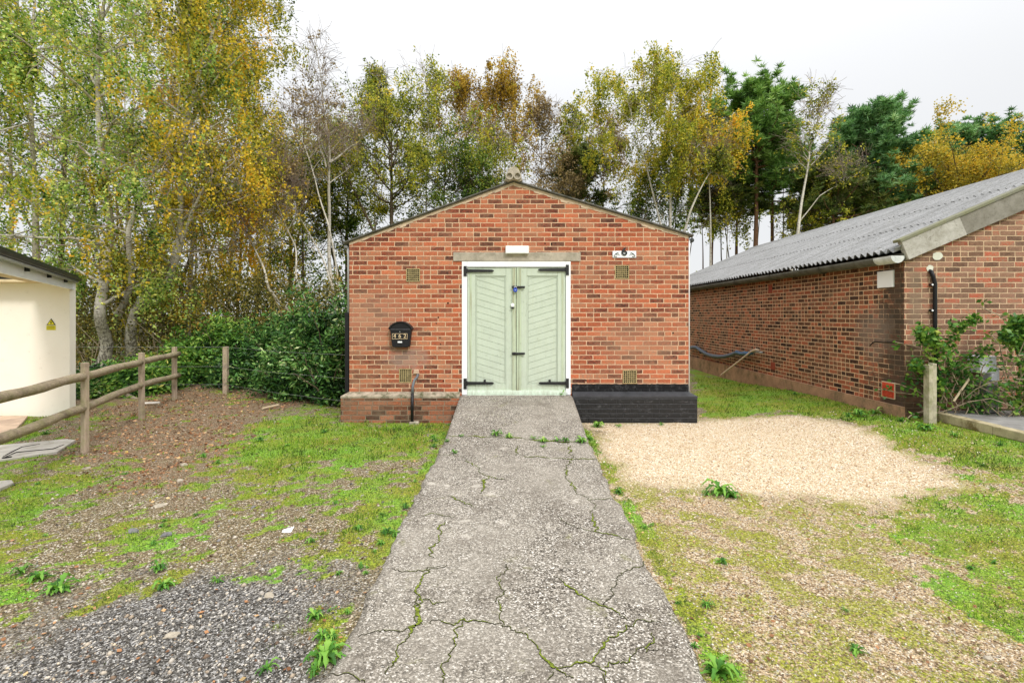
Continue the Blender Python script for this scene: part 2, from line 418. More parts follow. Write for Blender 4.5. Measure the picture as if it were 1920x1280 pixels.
# birch bark
g = G('birch_bark'); p = g.pos(); x, y, z = g.xyz(p)
lent = g.noise(g.vmul(p, (1, 1, 5)), 7, 4, .7); big = g.noise(g.vmul(p, (1, 1, .6)), 3.1, 4, .75)
low = g.rng(g.math('ADD', z, g.math('MULTIPLY', g.noise(p, 3, 3), 2.2)), 3.6, 1.4)
c = g.mix(g.rng(g.noise(p, 2, 3), .3, .7), (.62,.58,.50), (.46,.42,.33))
c = g.mix(g.rng(lent, .56, .64), c, (.07,.055,.04))
rough = g.noise(g.vmul(p, (1, 1, .35)), 22, 4, .7)
c = g.mix(g.math('MULTIPLY', low, g.rng(rough, .44, .56)), c, (.035,.028,.02))
m_birch = g.bsdf(c, .85, 0, g.bump(g.math('ADD', lent, rough), .015), .15)
m_bark = timber('brown_bark', (.085,.06,.04), (.16,.12,.08), (.10,.12,.04), .3)
m_pinebark = timber('red_pine_bark', (.17,.085,.05), (.28,.15,.09), (.10,.07,.05), .5)
m_twig = simple('thin_twigs', (.26,.20,.16), .9, .3, 3)
m_stem = simple('dry_stem', (.34,.27,.18), .9, .25, 6)

def leaf_mat(name, stops, trans=.40, gloss=.55, sc=1.0, hue=.5):  # leaf colours; the dark ramp ends also put shade inside crowns into colour
    g = G(name); p = g.pos(); t = g.attr('tint')
    big = g.noise(p, sc, 3, .6)
    f = g.math('ADD', g.math('MULTIPLY', t, .80), g.math('MULTIPLY', g.math('SUBTRACT', g.rng(big, .3, .7), .42), .50), clamp=True)
    c = g.ramp(f, stops)
    d = g.n('ShaderNodeBsdfPrincipled'); g.put(d.inputs['Base Color'], c); d.inputs['Roughness'].default_value = gloss
    d.inputs['Specular IOR Level'].default_value = .25
    tr = g.n('ShaderNodeBsdfTranslucent'); g.put(tr.inputs[0], g.mix(1, c, (1, 1, .75), 'MULTIPLY'))
    m = g.n('ShaderNodeMixShader'); m.inputs[0].default_value = trans
    g.t.links.new(d.outputs[0], m.inputs[1]); g.t.links.new(tr.outputs[0], m.inputs[2]); g.t.links.new(m.outputs[0], g.out.inputs[0])
    return g.m
L_GREENY = leaf_mat('leaf_birch_green', [(0,(.02,.05,.008)),(.25,(.12,.22,.025)),(.5,(.36,.46,.06)),(.72,(.72,.68,.09)),(.88,(.90,.64,.06)),(1,(.82,.42,.04))])
L_PALE = leaf_mat('leaf_birch_pale', [(0,(.03,.07,.012)),(.3,(.20,.36,.06)),(.6,(.52,.66,.17)),(.82,(.82,.80,.22)),(1,(.90,.58,.07))])
L_YEL = leaf_mat('leaf_birch_yellow', [(0,(.06,.08,.01)),(.25,(.32,.32,.03)),(.5,(.74,.60,.06)),(.75,(.95,.64,.06)),(1,(.85,.40,.03))])
L_OLIVE = leaf_mat('leaf_olive', [(0,(.025,.04,.008)),(.3,(.15,.20,.025)),(.65,(.48,.50,.06)),(1,(.82,.60,.06))])
L_ORANGE = leaf_mat('leaf_orange', [(0,(.07,.055,.01)),(.35,(.34,.22,.03)),(.7,(.66,.42,.05)),(1,(.50,.50,.09))])
L_BROWN = leaf_mat('leaf_brown', [(0,(.14,.11,.06)),(.5,(.34,.25,.12)),(1,(.50,.36,.14))], .25)
L_OAKG = leaf_mat('leaf_oak_green', [(0,(.012,.03,.006)),(.4,(.07,.14,.02)),(.7,(.24,.33,.05)),(1,(.55,.48,.06))])
L_OAKY = leaf_mat('leaf_oak_yellow', [(0,(.12,.12,.02)),(.35,(.42,.36,.05)),(.7,(.72,.52,.06)),(1,(.80,.46,.04))])
L_PINE = leaf_mat('needles_green', [(0,(.02,.055,.012)),(.3,(.11,.24,.045)),(.65,(.30,.50,.12)),(1,(.58,.72,.28))], .2)
L_PINEB = leaf_mat('needles_blue_green', [(0,(.02,.055,.02)),(.3,(.09,.22,.07)),(.65,(.25,.46,.18)),(1,(.50,.66,.34))], .2)
L_PINED = leaf_mat('needles_dark', [(0,(.02,.035,.012)),(.4,(.09,.14,.03)),(.75,(.22,.26,.06)),(1,(.42,.34,.12))], .2)
L_RHODO = leaf_mat('leaf_laurel', [(0,(.006,.018,.006)),(.3,(.03,.09,.02)),(.55,(.10,.25,.05)),(.78,(.28,.46,.12)),(.92,(.56,.62,.28)),(1,(.70,.72,.48))], .2, .35, 1.5)
L_LEAFY = leaf_mat('leaf_bright_bush', [(0,(.010,.03,.008)),(.3,(.07,.18,.03)),(.55,(.20,.40,.06)),(.8,(.45,.60,.12)),(1,(.75,.68,.18))], .35, .45, 1.5)
L_UNDER = leaf_mat('leaf_undergrowth', [(0,(.03,.035,.012)),(.4,(.13,.12,.03)),(.75,(.36,.30,.06)),(1,(.55,.32,.06))], .3)
L_BRAM = leaf_mat('leaf_bramble', [(0,(.015,.05,.012)),(.4,(.07,.20,.03)),(.75,(.24,.40,.06)),(1,(.55,.56,.12))], .3, .4, 2)
L_WEED = leaf_mat('leaf_weed', [(0,(.03,.10,.015)),(.4,(.09,.26,.03)),(.75,(.22,.44,.06)),(1,(.42,.58,.12))], .3, .5, 2)
L_GRASS = leaf_mat('blade_grass', [(0,(.02,.045,.006)),(.25,(.075,.15,.012)),(.5,(.19,.35,.025)),(.7,(.35,.50,.04)),(.85,(.48,.46,.09)),(1,(.68,.56,.30))], .3, .6, 9)
L_LITTER = leaf_mat('fallen_leaf', [(0,(.09,.045,.025)),(.3,(.22,.10,.045)),(.55,(.38,.18,.08)),(.75,(.55,.32,.16)),(.9,(.62,.45,.22)),(1,(.6,.42,.06))], .1, .7, 3)

# ------------------------------------------------------------------ terrain
PW = .875                                   # half width of the concrete path
def path_z(y):
    y = np.asarray(y, float)
    return np.where(y > -1.99, .12+(y+1.99)/1.94*.30, .12*np.clip((y+8.5)/6.51, 0, 1))
def ground_z(x, y):
    x = np.asarray(x, float); y = np.asarray(y, float)
    z = .075*sstep(-.1, -1.9, y)*np.clip((y+9)/7, 0, 1)*np.exp(-np.maximum(np.abs(x)-1, 0)**2/2.2)
    z = z+.21*sstep(3.4, 5.6, x)*sstep(5.5, .8, y)*sstep(-9, -3, y)
    z = z+.035*(fbm(x, y, .7, 3)-.5)*sstep(.9, 1.6, np.abs(x))+.012*(fbm(x+5, y, 4, 3)-.5)
    z = z+.10*sstep(2.2, 3.4, y)*sstep(-2.9, -3.6, x)*(.5+fbm(x, y, 1.1, 2))
    return z-.004
gap = 1-1e-9
def axis(lo, hi, d, far):
    a_ = list(np.arange(lo, hi+1e-6, d)); s_ = d
    v = hi
    while v < far: s_ *= 1.25; v += s_; a_.append(v)
    s_ = d; v = lo
    while v > -far: s_ *= 1.25; v -= s_; a_.insert(0, v)
    return np.array(a_)
xs = axis(-8.5, 8.5, .045, 400); ys = axis(-8.3, 4.0, .045, 500)
GX, GY = np.meshgrid(xs, ys, indexing='ij')
GZ = ground_z(GX, GY)
def pp(*pts): return [P(a_, b_) for a_, b_ in pts]
Z_CREAM = pp((1098,793),(1300,788),(1500,789),(1600,815),(1700,868),(1860,935),(1650,948),(1400,928),(1150,925))
Z_TAN = pp((1100,780),(1500,786),(1720,860),(1860,930),(1700,965),(1640,1000),(1560,1060),(1640,1200),(1700,1500),(1400,1700),(1190,920))
Z_GREY = pp((-300,1290),(-40,1185),(160,1095),(360,1062),(600,1052),(700,1090),(640,1280),(560,1800),(-900,1800))
Z_LITTER = pp((120,752),(400,722),(650,726),(600,752),(500,772),(380,850),(330,930),(220,930),(150,880),(180,830))
Z_GREENL = pp((420,800),(560,770),(700,780),(850,782),(812,900),(775,1000),(700,1110),(600,1075),(560,960),(380,870))
Z_GREENFL = pp((-60,900),(60,880),(200,880),(160,960),(60,1010),(80,1090),(-60,1170),(-300,1100))
Z_GREENR = pp((1288,680),(1560,765),(1740,800),(1960,835),(2100,900),(1960,940),(1860,925),(1700,865),(1590,812),(1480,782),(1310,782))
Z_GREENFR = pp((1650,948),(1960,930),(2200,1000),(2300,1300),(1900,1500),(1750,1120),(1640,1000))
def zones(X, Y):
    st = lambda f: np.clip((f-.5)*2.4+.5, 0, 1)
    w1 = .16*(fbm(X, Y, 5, 4)-.5)*2+.40*(fbm(X+9, Y, 1.1, 3)-.5)*2
    zc = sstep(-.16, .26, poly_sd(X, Y, Z_CREAM)+w1*.75)
    zt = sstep(-.25, .35, poly_sd(X, Y, Z_TAN)+w1*1.5)
    zt = np.maximum(zt, sstep(.2, 1.0, X)*sstep(-.6, -1.4, Y)*.9)
    zg = sstep(-.30, .45, poly_sd(X, Y, Z_GREY)+w1*1.5)
    zl = sstep(-.5, .5, poly_sd(X, Y, Z_LITTER)+w1*1.6)
    n = st(fbm(X+3, Y-2, 1.3, 4)); n2 = st(fbm(X-6, Y+8, 6.5, 4)); n3 = st(fbm(X+16, Y+3, 17, 3))
    gl = sstep(-.5, .45, poly_sd(X, Y, Z_GREENL)+w1)
    gfl = sstep(-.4, .35, poly_sd(X, Y, Z_GREENFL)+w1)
    gr = sstep(-.25, .3, poly_sd(X, Y, Z_GREENR)+w1*.6)
    gfr = sstep(-.5, .7, poly_sd(X, Y, Z_GREENFR)+w1)
    edge = np.exp(-((np.abs(X)-PW-.08)/.10)**2)*sstep(-.2, -.6, Y)
    nearh = sstep(-2.6, -1.2, Y)
    base = .50*(X < 0)+.58*((X > 0)*sstep(1.0, 3.2, X-(Y+8)*.18))
    gg = np.maximum.reduce([base+0*X, (.62+.16*nearh)*gl, .76*gfl, .88*gr, .76*gfr, .68*edge])
    far = sstep(3.5, 5, Y); gg = np.maximum(gg, .5*far)
    gg = gg*(1-.95*zc)*(1-.76*zg)*(1-.42*zl)*(1-.62*sstep(-.4, .5, poly_sd(X, Y, Z_TAN)+w1)*(1-gr)*(np.abs(X) > 1.25))
    q = .30*n+.36*n2+.34*n3; thr = 1-gg
    moss = sstep(thr-.13, thr+.15, q)
    return zc, zt, zg, zl, np.clip(moss, 0, 1), gg
zc, zt, zg, zl, zm, _ = zones(GX, GY)
nx_, ny_ = GX.shape
verts = np.stack([GX, GY, GZ], -1).reshape(-1, 3)
idx = np.arange(nx_*ny_).reshape(nx_, ny_)
faces = np.stack([idx[:-1,:-1], idx[1:,:-1], idx[1:,1:], idx[:-1,1:]], -1).reshape(-1, 4)
A1 = np.stack([zc, zt, zg, np.ones_like(zc)], -1).reshape(-1, 4)
A2 = np.stack([zl, zm, sstep(.6,.1,zm)*0, np.ones_like(zc)], -1).reshape(-1, 4)

g = G('ground'); p = g.pos()
a1 = g.n('ShaderNodeSeparateColor'); g.put(a1.inputs[0], g.attr('zone_a', 'Color'))
a2 = g.n('ShaderNodeSeparateColor'); g.put(a2.inputs[0], g.attr('zone_b', 'Color'))
ZC, ZT, ZG = a1.outputs[0], a1.outputs[1], a1.outputs[2]; ZL, ZM = a2.outputs[0], a2.outputs[1]
flat = g.vmul(p, (1, 1, .2)); warp = g.vadd(flat, g.vmul(g.noise(flat, 30, 2, out=1), (.02, .02, 0)))
vc = g.voro(warp, 62); vcr, vcg, vcb = g.xyz(vc); vd = g.voro(warp, 62, out='Distance')
vc2 = g.voro(warp, 115); v2r, v2g, v2b = g.xyz(vc2); vd2 = g.voro(warp, 115, out='Distance')
big = g.noise(p, 1.3, 5, .65); med = g.noise(p, 6, 5, .7); fine = g.noise(p, 70, 4, .75)
soil = g.ramp(v2r, [(0,(.04,.028,.018)),(.3,(.13,.09,.055)),(.6,(.27,.20,.12)),(.8,(.42,.33,.20)),(.92,(.66,.58,.44)),(1,(.85,.8,.72))])
soil = g.mix(g.rng(fine, .42, .66, 0, .7), soil, (.11,.10,.035))
tan = g.ramp(v2r, [(0,(.08,.05,.03)),(.2,(.26,.17,.09)),(.5,(.46,.33,.19)),(.75,(.60,.46,.29)),(.92,(.74,.65,.50)),(1,(.40,.38,.36))])
cream = g.ramp(v2g, [(0,(.12,.08,.045)),(.10,(.36,.25,.14)),(.3,(.52,.39,.24)),(.6,(.65,.52,.35)),(.85,(.80,.70,.52)),(1,(.92,.87,.78))])
grey = g.ramp(v2g, [(0,(.02,.018,.017)),(.3,(.07,.065,.058)),(.6,(.17,.158,.14)),(.8,(.32,.31,.30)),(.93,(.52,.50,.47)),(1,(.75,.68,.58))])
litt = g.ramp(v2b, [(0,(.035,.022,.014)),(.3,(.12,.065,.04)),(.6,(.26,.15,.085)),(.85,(.42,.28,.17)),(1,(.68,.55,.40))])
litt = g.mix(g.rng(fine, .5, .66, 0, .8), litt, (.07,.07,.02))
f2 = g.noise(g.vadd(p, (3,7,0)), 150, 3, .8)
mossc = g.mix(g.rng(fine, .38, .62), (.05,.065,.008), (.40,.42,.035))
mossc = g.mix(g.rng(big, .42, .62), mossc, g.mix(g.rng(fine, .4, .6), (.04,.14,.01), (.28,.56,.04)))
mossc = g.mix(g.rng(f2, .58, .68, 0, .75), mossc, (.50,.43,.25))
olive = g.mix(g.rng(fine, .36, .60), (.05,.055,.008), (.40,.43,.03)); olive = g.mix(g.rng(f2, .56, .64, 0, .9), olive, tan)
c = g.mix(ZT, soil, tan); c = g.mix(g.math('MULTIPLY', ZL, g.rng(med, .3, .55)), c, litt)
c = g.mix(g.math('MULTIPLY', ZG, g.rng(fine, .2, .4)), c, grey); c = g.mix(ZC, c, cream)
c = g.mix(g.math('MULTIPLY', g.math('MULTIPLY', ZT, g.math('SUBTRACT', 1, ZC)), g.rng(g.noise(g.vadd(p,(5,2,0)), 3.2, 6, .8), .46, .54, 0, .92)), c, olive)
mm = g.rng(g.math('ADD', ZM, g.math('MULTIPLY', g.math('SUBTRACT', g.noise(p, 34, 5, .85), .5), 2.6)), .42, .62)
c = g.mix(g.math('MULTIPLY', mm, .9), c, mossc)
dk = g.math('MULTIPLY', g.rng(g.noise(g.vadd(p, (8,8,0)), 42, 6, .85), .51, .62), g.math('SUBTRACT', 1, g.math('MULTIPLY', ZC, .8)))
c = g.mix(g.math('MULTIPLY', dk, .75), c, (.035,.026,.014))
gapd = g.rng(vd, .55, .95, 0, 1)
c = g.mix(g.math('MULTIPLY', g.math('MULTIPLY', g.math('MAXIMUM', ZG, ZT), g.math('SUBTRACT', 1, ZC)), g.math('MULTIPLY', gapd, .6)), c, (.04,.035,.025))
h = g.math('SUBTRACT', g.math('MULTIPLY', fine, .4), g.math('ADD', vd, g.math('MULTIPLY', vd2, .5)))
m_ground = g.bsdf(c, .95, 0, g.bump(h, .010, .9), .15)
me = np_mesh('ground', verts, faces, m_ground, {'zone_a': A1, 'zone_b': A2}, smooth=True)
tag(link('ground', me), kind='structure')

# ------------------------------------------------------------------ path
g = G('exposed_aggregate'); p = g.pos()
wp = g.vadd(p, g.vmul(g.noise(p, 40, 2, out=1), (.012,.012,0)))
v1 = g.voro(wp, 125); ar, ag, ab = g.xyz(v1); v1d = g.voro(wp, 125, out='Distance')
big = g.noise(p, 1.2, 5, .7); med = g.noise(p, 5, 5, .7); fine = g.noise(p, 160, 3, .7)
c = g.ramp(ar, [(0,(.022,.019,.015)),(.2,(.085,.073,.058)),(.5,(.20,.175,.142)),(.75,(.33,.295,.245)),(.9,(.52,.475,.41)),(1,(.80,.76,.69))])
c = g.mix(g.rng(big, .40, .60, 0, .48), c, (.37,.335,.28))
c = g.mix(g.rng(g.noise(g.vadd(p, (6,2,0)), 2.3, 6, .75), .50, .66, 0, .5), c, (.13,.108,.085))
wl = g.vadd(g.vadd(g.vmul(p, (1, 1, .2)), g.vmul(g.noise(p, 9, 4, .7, out=1), (.16, .16, 0))), g.vmul(g.noise(p, 45, 3, .7, out=1), (.05, .05, 0)))
lp = g.voro(wl, 7.5, out='Distance'); l1, l2, l3 = g.xyz(g.voro(wl, 7.5)); lp2 = g.voro(wl, 17, out='Distance'); k1, k2, k3 = g.xyz(g.voro(wl, 17))
li = g.math('MULTIPLY', g.rng(lp, g.math('MULTIPLY', l2, .55), g.math('MULTIPLY', l2, .30)), g.math('GREATER_THAN', l1, .58))
li = g.math('MAXIMUM', li, g.math('MULTIPLY', g.rng(lp2, .34, .2), g.math('GREATER_THAN', k1, .72)))
li = g.math('MULTIPLY', li, g.rng(g.noise(p, 1.6, 3), .40, .58))
li = g.math('MULTIPLY', li, g.rng(fine, .3, .55, .45, 1))
px_, py__, pz_ = g.xyz(p)
li = g.math('MULTIPLY', li, g.rng(py__, -5.0, -3.9, .30, 1)); li = g.math('MULTIPLY', li, g.rng(py__, -1.95, -2.2, .15, 1))
c = g.mix(g.math('MULTIPLY', li, .62), c, (.62,.57,.49))
ms = g.rng(g.noise(g.vadd(p, (4,1,0)), 3.1, 6, .8), .60, .70, 0, .55)
c = g.mix(ms, c, (.17,.17,.04))
h = g.math('SUBTRACT', g.math('MULTIPLY', fine, .3), v1d)
m_path = g.bsdf(c, .92, 0, g.bump(h, .006, .8), .15)
yy = np.concatenate([np.arange(-9.5, -2.0, .05), np.arange(-1.99, -.045, .05), [-.045]])
xx = np.linspace(-1, 1, 45)
v = []; fcs = []
rl = lambda y: -(PW+.004+.09*(vnoise(y, 3.1, 1.8)-.5)+.045*(vnoise(y, 9.1, 8)-.5)+.02*(vnoise(y, 4.1, 25)-.5))
rrr = lambda y: (PW+.08*(vnoise(y, 6.1, 1.7)-.5)+.045*(vnoise(y, 1.1, 9)-.5)+.02*(vnoise(y, 2.1, 26)-.5))
for y_ in yy:
    l_, r_ = rl(y_), rrr(y_)
    if y_ > -1.95: l_ = -.885; r_ = .885
    row = []
    for t in xx:
        x_ = l_+(r_-l_)*(t+1)/2
        z_ = float(path_z(y_))+.010*(vnoise(x_, y_, 1.5)-.5)+.006*(vnoise(x_, y_, 9)-.5)
        if abs(t) > .97: z_ -= .012
        row.append((x_, y_, z_))
    row = [(row[0][0]-.004, y_, -.06)]+row+[(row[-1][0]+.004, y_, -.06)]
    v += row
nn = len(xx)+2
for i in range(len(yy)-1):
    for k in range(nn-1):
        a_ = i*nn+k; fcs.append((a_, a_+1, a_+nn+1, a_+nn))
me = np_mesh('path', np.array(v), np.array(fcs), m_path, smooth=True)
tag(link('concrete_path', me), kind='structure')

# moss-filled cracks, read off the photograph and laid on the path
def on_path(px, py):
    y_ = -3.5
    for _ in range(25):
        z_ = float(path_z(y_)); x_, y_ = P(px, py, z_)
    return x_, y_
def cr(*pts): return [on_path(600+a_/2.56, 780+b_/2.56) for a_, b_ in pts]
CR = [(cr((330,1260),(350,1190),(400,1090),(480,1000),(500,880),(470,840),(500,760),(530,720),(600,710)), .020),
 (cr((470,850),(440,925),(480,985)), .012), (cr((500,885),(570,890),(620,880)), .010), (cr((490,990),(620,990),(700,975),(860,995)), .012),
 (cr((650,980),(640,1080),(590,1200),(560,1280)), .012), (cr((180,1058),(320,1025),(440,1010)), .012),
 (cr((860,880),(860,960),(875,1000),(990,1060),(1060,1150),(1130,1215),(1210,1270)), .018), (cr((880,850),(860,890)), .01),
 (cr((1130,1215),(1230,1195),(1310,1170),(1340,1110),(1450,1040),(1500,975),(1638,990)), .020), (cr((1310,1170),(1360,1210),(1358,1275)), .022),
 (cr((1360,1205),(1480,1165),(1560,1120),(1638,1130)), .016), (cr((1560,1120),(1580,1030)), .016), (cr((1130,1215),(1105,1280)), .012),
 (cr((1120,760),(1180,800),(1270,860),(1350,905),(1440,945),(1500,975)), .018), (cr((1370,910),(1400,820),(1430,760),(1560,700)), .008),
 (cr((690,205),(750,240),(800,290),(775,340),(780,380)), .020), (cr((800,285),(900,310)), .01), (cr((620,380),(680,410),(740,440)), .010),
 (cr((1195,140),(1210,190),(1180,250),(1190,320),(1240,370),(1310,415),(1310,500),(1340,555),(1440,580),(1500,590)), .014),
 (cr((1300,408),(1390,398),(1420,370)), .014), (cr((1140,485),(1220,530),(1340,560)), .011), (cr((600,500),(560,570),(540,640),(560,680)), .012),
 (cr((470,480),(560,470),(660,480)), .010), (cr((340,730),(420,750),(520,740),(600,715)), .013), (cr((560,190),(660,190),(700,200)), .008),
 (cr((960,190),(1100,200),(1180,205),(1330,210)), .014), (cr((610,95),(760,100),(870,100),(980,110),(1120,118),(1290,125)), .022),
 (cr((950,140),(940,190)), .008), (cr((50,1240),(120,1235),(190,1270)), .02), (cr((880,700),(870,780),(890,850)), .006)]
rg = np.random.default_rng(5)
mv = []; mf = []; dv_ = []; df_ = []; crackpts = []
for pts, w in CR:
    dense = []
    for (x0, y0), (x1, y1) in zip(pts[:-1], pts[1:]):
        L = math.hypot(x1-x0, y1-y0); k = max(2, int(L/.012))
        for i in range(k): dense.append((x0+(x1-x0)*i/k, y0+(y1-y0)*i/k))
    dense.append(pts[-1]); dense = np.array(dense)
    ph = rg.random()*50; tt = np.arange(len(dense))*.012
    dense[:,0] += .055*(vnoise(tt, 0*tt+ph, 9)-.5)+.035*(vnoise(tt, 0*tt+ph+7, 30)-.5)+.018*(rg.random(len(tt))-.5)
    dense[:,1] += .055*(vnoise(tt, 0*tt+ph+20, 9)-.5)+.035*(vnoise(tt, 0*tt+ph+27, 30)-.5)+.018*(rg.random(len(tt))-.5)
    w = .78*w*(1+.5*float(np.mean([q_[1] for q_ in pts]) > -4.2)); ww = w*(.10+1.5*np.clip(vnoise(tt, 0*tt+ph+3, 5)-.25, 0, 1)*(.3+1.2*vnoise(tt, 0*tt+ph+6, 24)))
    ww *= .55+.9*rg.random(len(tt)); ww *= np.clip(np.minimum(tt, tt[-1]-tt)/.10, .15, 1)
    tg = np.gradient(dense, axis=0); tg /= np.linalg.norm(tg, axis=1)[:,None]+1e-9
    nr = np.stack([-tg[:,1], tg[:,0]], 1)
    crackpts.append((dense, ww))
    for (V, Fc, k, dz) in ((dv_, df_, .45, .0015), (mv, mf, .5, .0045)):
        wd = (ww*k if V is mv else np.maximum(ww*.42, .0030)+ww*.15)
        b0 = len(V)
        for q in range(len(dense)):
            for sgn in (-1, 1):
                xq, yq = dense[q]+sgn*nr[q]*wd[q]
                zq = float(path_z(yq))+.010*(vnoise(xq, yq, 1.5)-.5)+.006*(vnoise(xq, yq, 9)-.5)+dz
                V.append((xq, yq, zq))
        for q in range(len(dense)-1):
            Fc.append((b0+2*q, b0+2*q+1, b0+2*q+3, b0+2*q+2))
m_crack = simple('crack_dirt', (.035,.03,.018), 1, .4, 40)
g = G('crack_moss'); p = g.pos()
m_moss = g.bsdf(g.mix(g.rng(g.noise(p, 60, 4, .8), .35, .65), (.035,.04,.010), (.24,.30,.035)), 1, 0, g.bump(g.noise(p, 90, 3), .006), .1)
tag(link('path_cracks', np_mesh('path_cracks', np.array(dv_), np.array(df_), m_crack)), kind='structure')
tag(link('crack_moss', np_mesh('crack_moss', np.array(mv), np.array(mf), m_moss)), 'thin lines of green moss growing in the cracks of the concrete path', 'moss', kind='stuff')

# ------------------------------------------------------------------ scattering helpers (stuff)
def leaf_quads(c, a_, b_):
    """rhombus leaves: centre, long half axis, short half axis"""
    n = len(c); V = np.stack([c-a_, c+b_, c+a_, c-b_], 1).reshape(-1, 3)
    Fq = np.arange(n*4).reshape(n, 4); return V, Fq
def rand_unit(rg, n):
    v = rg.normal(size=(n, 3)); return v/np.linalg.norm(v, axis=1)[:, None]
def blocked(X, Y):
    """true where buildings, path and slabs stand"""
    b = (np.abs(X) < PW+.0) & (Y < 0)
    b |= (X > -2.78) & (X < 2.87) & (Y > -.13)
    b |= (X > 5.57) & (Y > -.80)
    b |= (X > 5.8) & (Y < -.7) & (Y > -4)
    b |= (X < -7.5) & (Y > .3)
    return b
def visible(X, Y, m=40):
    d = Y-CAMY; px = 968+F*X/np.maximum(d, .01)
    return (d > 1.9) & (px > -m) & (px < 1920+m)
rg = np.random.default_rng(21)
# sample positions with density falling like what the camera sees
def sample(n, dmin=2.0, dmax=11, pw=.9):
    d = dmin*(dmax/dmin)**(rg.random(n)**pw); x = (rg.random(n)*2-1)*1.07*d
    return x, d+CAMY, d
# grass blades and moss tufts
X, Y, D = sample(420000, 2.1, 14)
zc_, zt_, zg_, zl_, zm_, gg_ = zones(X, Y)
keep = (~blocked(X, Y)) & visible(X, Y) & (rg.random(len(X)) < (zm_**1.3)*.60+.015*gg_)
X, Y, D, zm_ = X[keep], Y[keep], D[keep], zm_[keep]; n = len(X)
hgt = (.006+.015*rg.random(n)**2)*(.7+.6*zm_)*(1+.7*(fbm(X, Y, 3, 2) > .58))*np.clip(D/4, .8, 1.7)
an = rg.random(n)*6.28; wd = .0022*np.clip(D/2.6, 1, 3.2)
base = np.stack([X, Y, ground_z(X, Y)-.003], 1)
side_ = np.stack([np.cos(an), np.sin(an), 0*an], 1)*wd[:, None]
ln = np.stack([np.cos(an*3.1), np.sin(an*3.1), 0*an], 1)*(hgt*rg.random(n)*1.1)[:, None]
V = np.stack([base-side_, base+side_, base+ln+np.stack([0*X, 0*X, hgt], 1)], 1).reshape(-1, 3)
tint = np.repeat(np.clip(.02+.75*fbm(X, Y, 1.6, 4)+.62*(rg.random(n)-.4), 0, 1), 3)
tag(link('grass', np_mesh('grass', V, np.arange(n*3).reshape(n, 3), L_GRASS, {'tint': tint})),
    'short bright green grass and moss over the yard', 'grass', kind='stuff')
print('grass', n)

# gravel: low stones with eight faces each
OCT = np.array([(1,0,0),(.3,.95,0),(-.8,.55,0),(-.8,-.6,0),(.35,-.9,0),(.1,.1,.75),(0,0,-.4)], float)
OF = np.array([(0,1,5),(1,2,5),(2,3,5),(3,4,5),(4,0,5),(1,0,6),(2,1,6),(3,2,6),(4,3,6),(0,4,6)])
def stones(name, X, Y, size, mat, label, sink=.3):
    n = len(X); an = rg.random(n)*6.28; ca, sa = np.cos(an), np.sin(an)
    b = OCT[None]*(1+.35*(rg.random((n, 7, 3))-.5))*size[:, None, None]
    b[..., 1] *= (.6+.4*rg.random(n))[:, None]; b[..., 2] *= (.6+.5*rg.random(n))[:, None]
    x_ = b[..., 0]*ca[:, None]-b[..., 1]*sa[:, None]; y_ = b[..., 0]*sa[:, None]+b[..., 1]*ca[:, None]
    tilt = (rg.random(n)-.5)*.7; z_ = b[..., 2]+x_*tilt[:, None]
    V = np.stack([x_+X[:, None], y_+Y[:, None], z_+(ground_z(X, Y)+size*(.35-sink))[:, None]], -1).reshape(-1, 3)
    Fq = (OF[None]+7*np.arange(n)[:, None, None]).reshape(-1, 3)
    tint = np.repeat(rg.random(n), 7)
    o = link(name, np_mesh(name, V, Fq, mat, {'tint': tint})); tag(o, label, 'gravel', kind='stuff'); return o
def stone_mat(name, stops):
    g = G(name); p = g.pos()
    c = g.ramp(g.attr('tint'), stops); c = g.mix(g.rng(g.noise(p, 120, 4, .7), .35, .7, 0, .35), c, (.1,.09,.07))
    return g.bsdf(c, .85, 0, None, .2)
m_sgrey = stone_mat('stone_grey', [(0,(.025,.024,.023)),(.35,(.09,.084,.076)),(.6,(.19,.178,.16)),(.8,(.36,.34,.30)),(.93,(.60,.56,.50)),(1,(.74,.60,.42))])
m_stan = stone_mat('stone_tan', [(0,(.12,.07,.04)),(.2,(.34,.22,.12)),(.5,(.54,.40,.24)),(.75,(.68,.55,.38)),(.9,(.80,.74,.63)),(.96,(.36,.35,.34)),(1,(.2,.2,.2))])
m_scream = stone_mat('stone_cream', [(0,(.28,.17,.09)),(.12,(.58,.40,.23)),(.45,(.68,.53,.35)),(.85,(.80,.68,.50)),(1,(.93,.90,.84))])
m_sloose = stone_mat('stone_loose', [(0,(.10,.06,.04)),(.3,(.26,.18,.12)),(.6,(.42,.34,.25)),(.85,(.62,.55,.45)),(1,(.2,.2,.21))])
X, Y, D = sample(150000, 2.1, 9)
zc_, zt_, zg_, zl_, zm_, gg_ = zones(X, Y); ok = (~blocked(X, Y)) & visible(X, Y); r_ = rg.random(len(X))
k = ok & (r_ < zg_*(1-zm_*.8)*.9+.05*(X < -1)*(1-zl_))
stones('grey_chippings', X[k], Y[k], (.0030+.0095*rg.random(k.sum())**6)*np.clip(D[k]/3, 1, 1.5), m_sgrey, 'loose dark grey stone chippings at the lower left of the yard')
k = ok & (r_ < zt_*(1-zc_)*.5*(1-.75*zm_)+.04*(X > 0)*(1-zc_))
stones('tan_gravel', X[k], Y[k], (.004+.005*rg.random(k.sum())**3)*np.clip(D[k]/3.2, 1, 1.6), m_stan, 'tan and brown gravel with moss right of the path')
k = ok & (r_ < zc_**1.5*.95+.16*np.exp(-np.maximum(-poly_sd(X, Y, Z_CREAM), 0)/.5)*(Y < 0)*(X > 0))
stones('cream_gravel', X[k], Y[k], (.006+.005*rg.random(k.sum())**2)*np.clip(D[k]/4, 1, 1.5), m_scream, 'clean pale cream gravel in front of the black plinth')
k = ok & (X < -1) & (rg.random(len(X)) < .035*(1-.5*zm_))
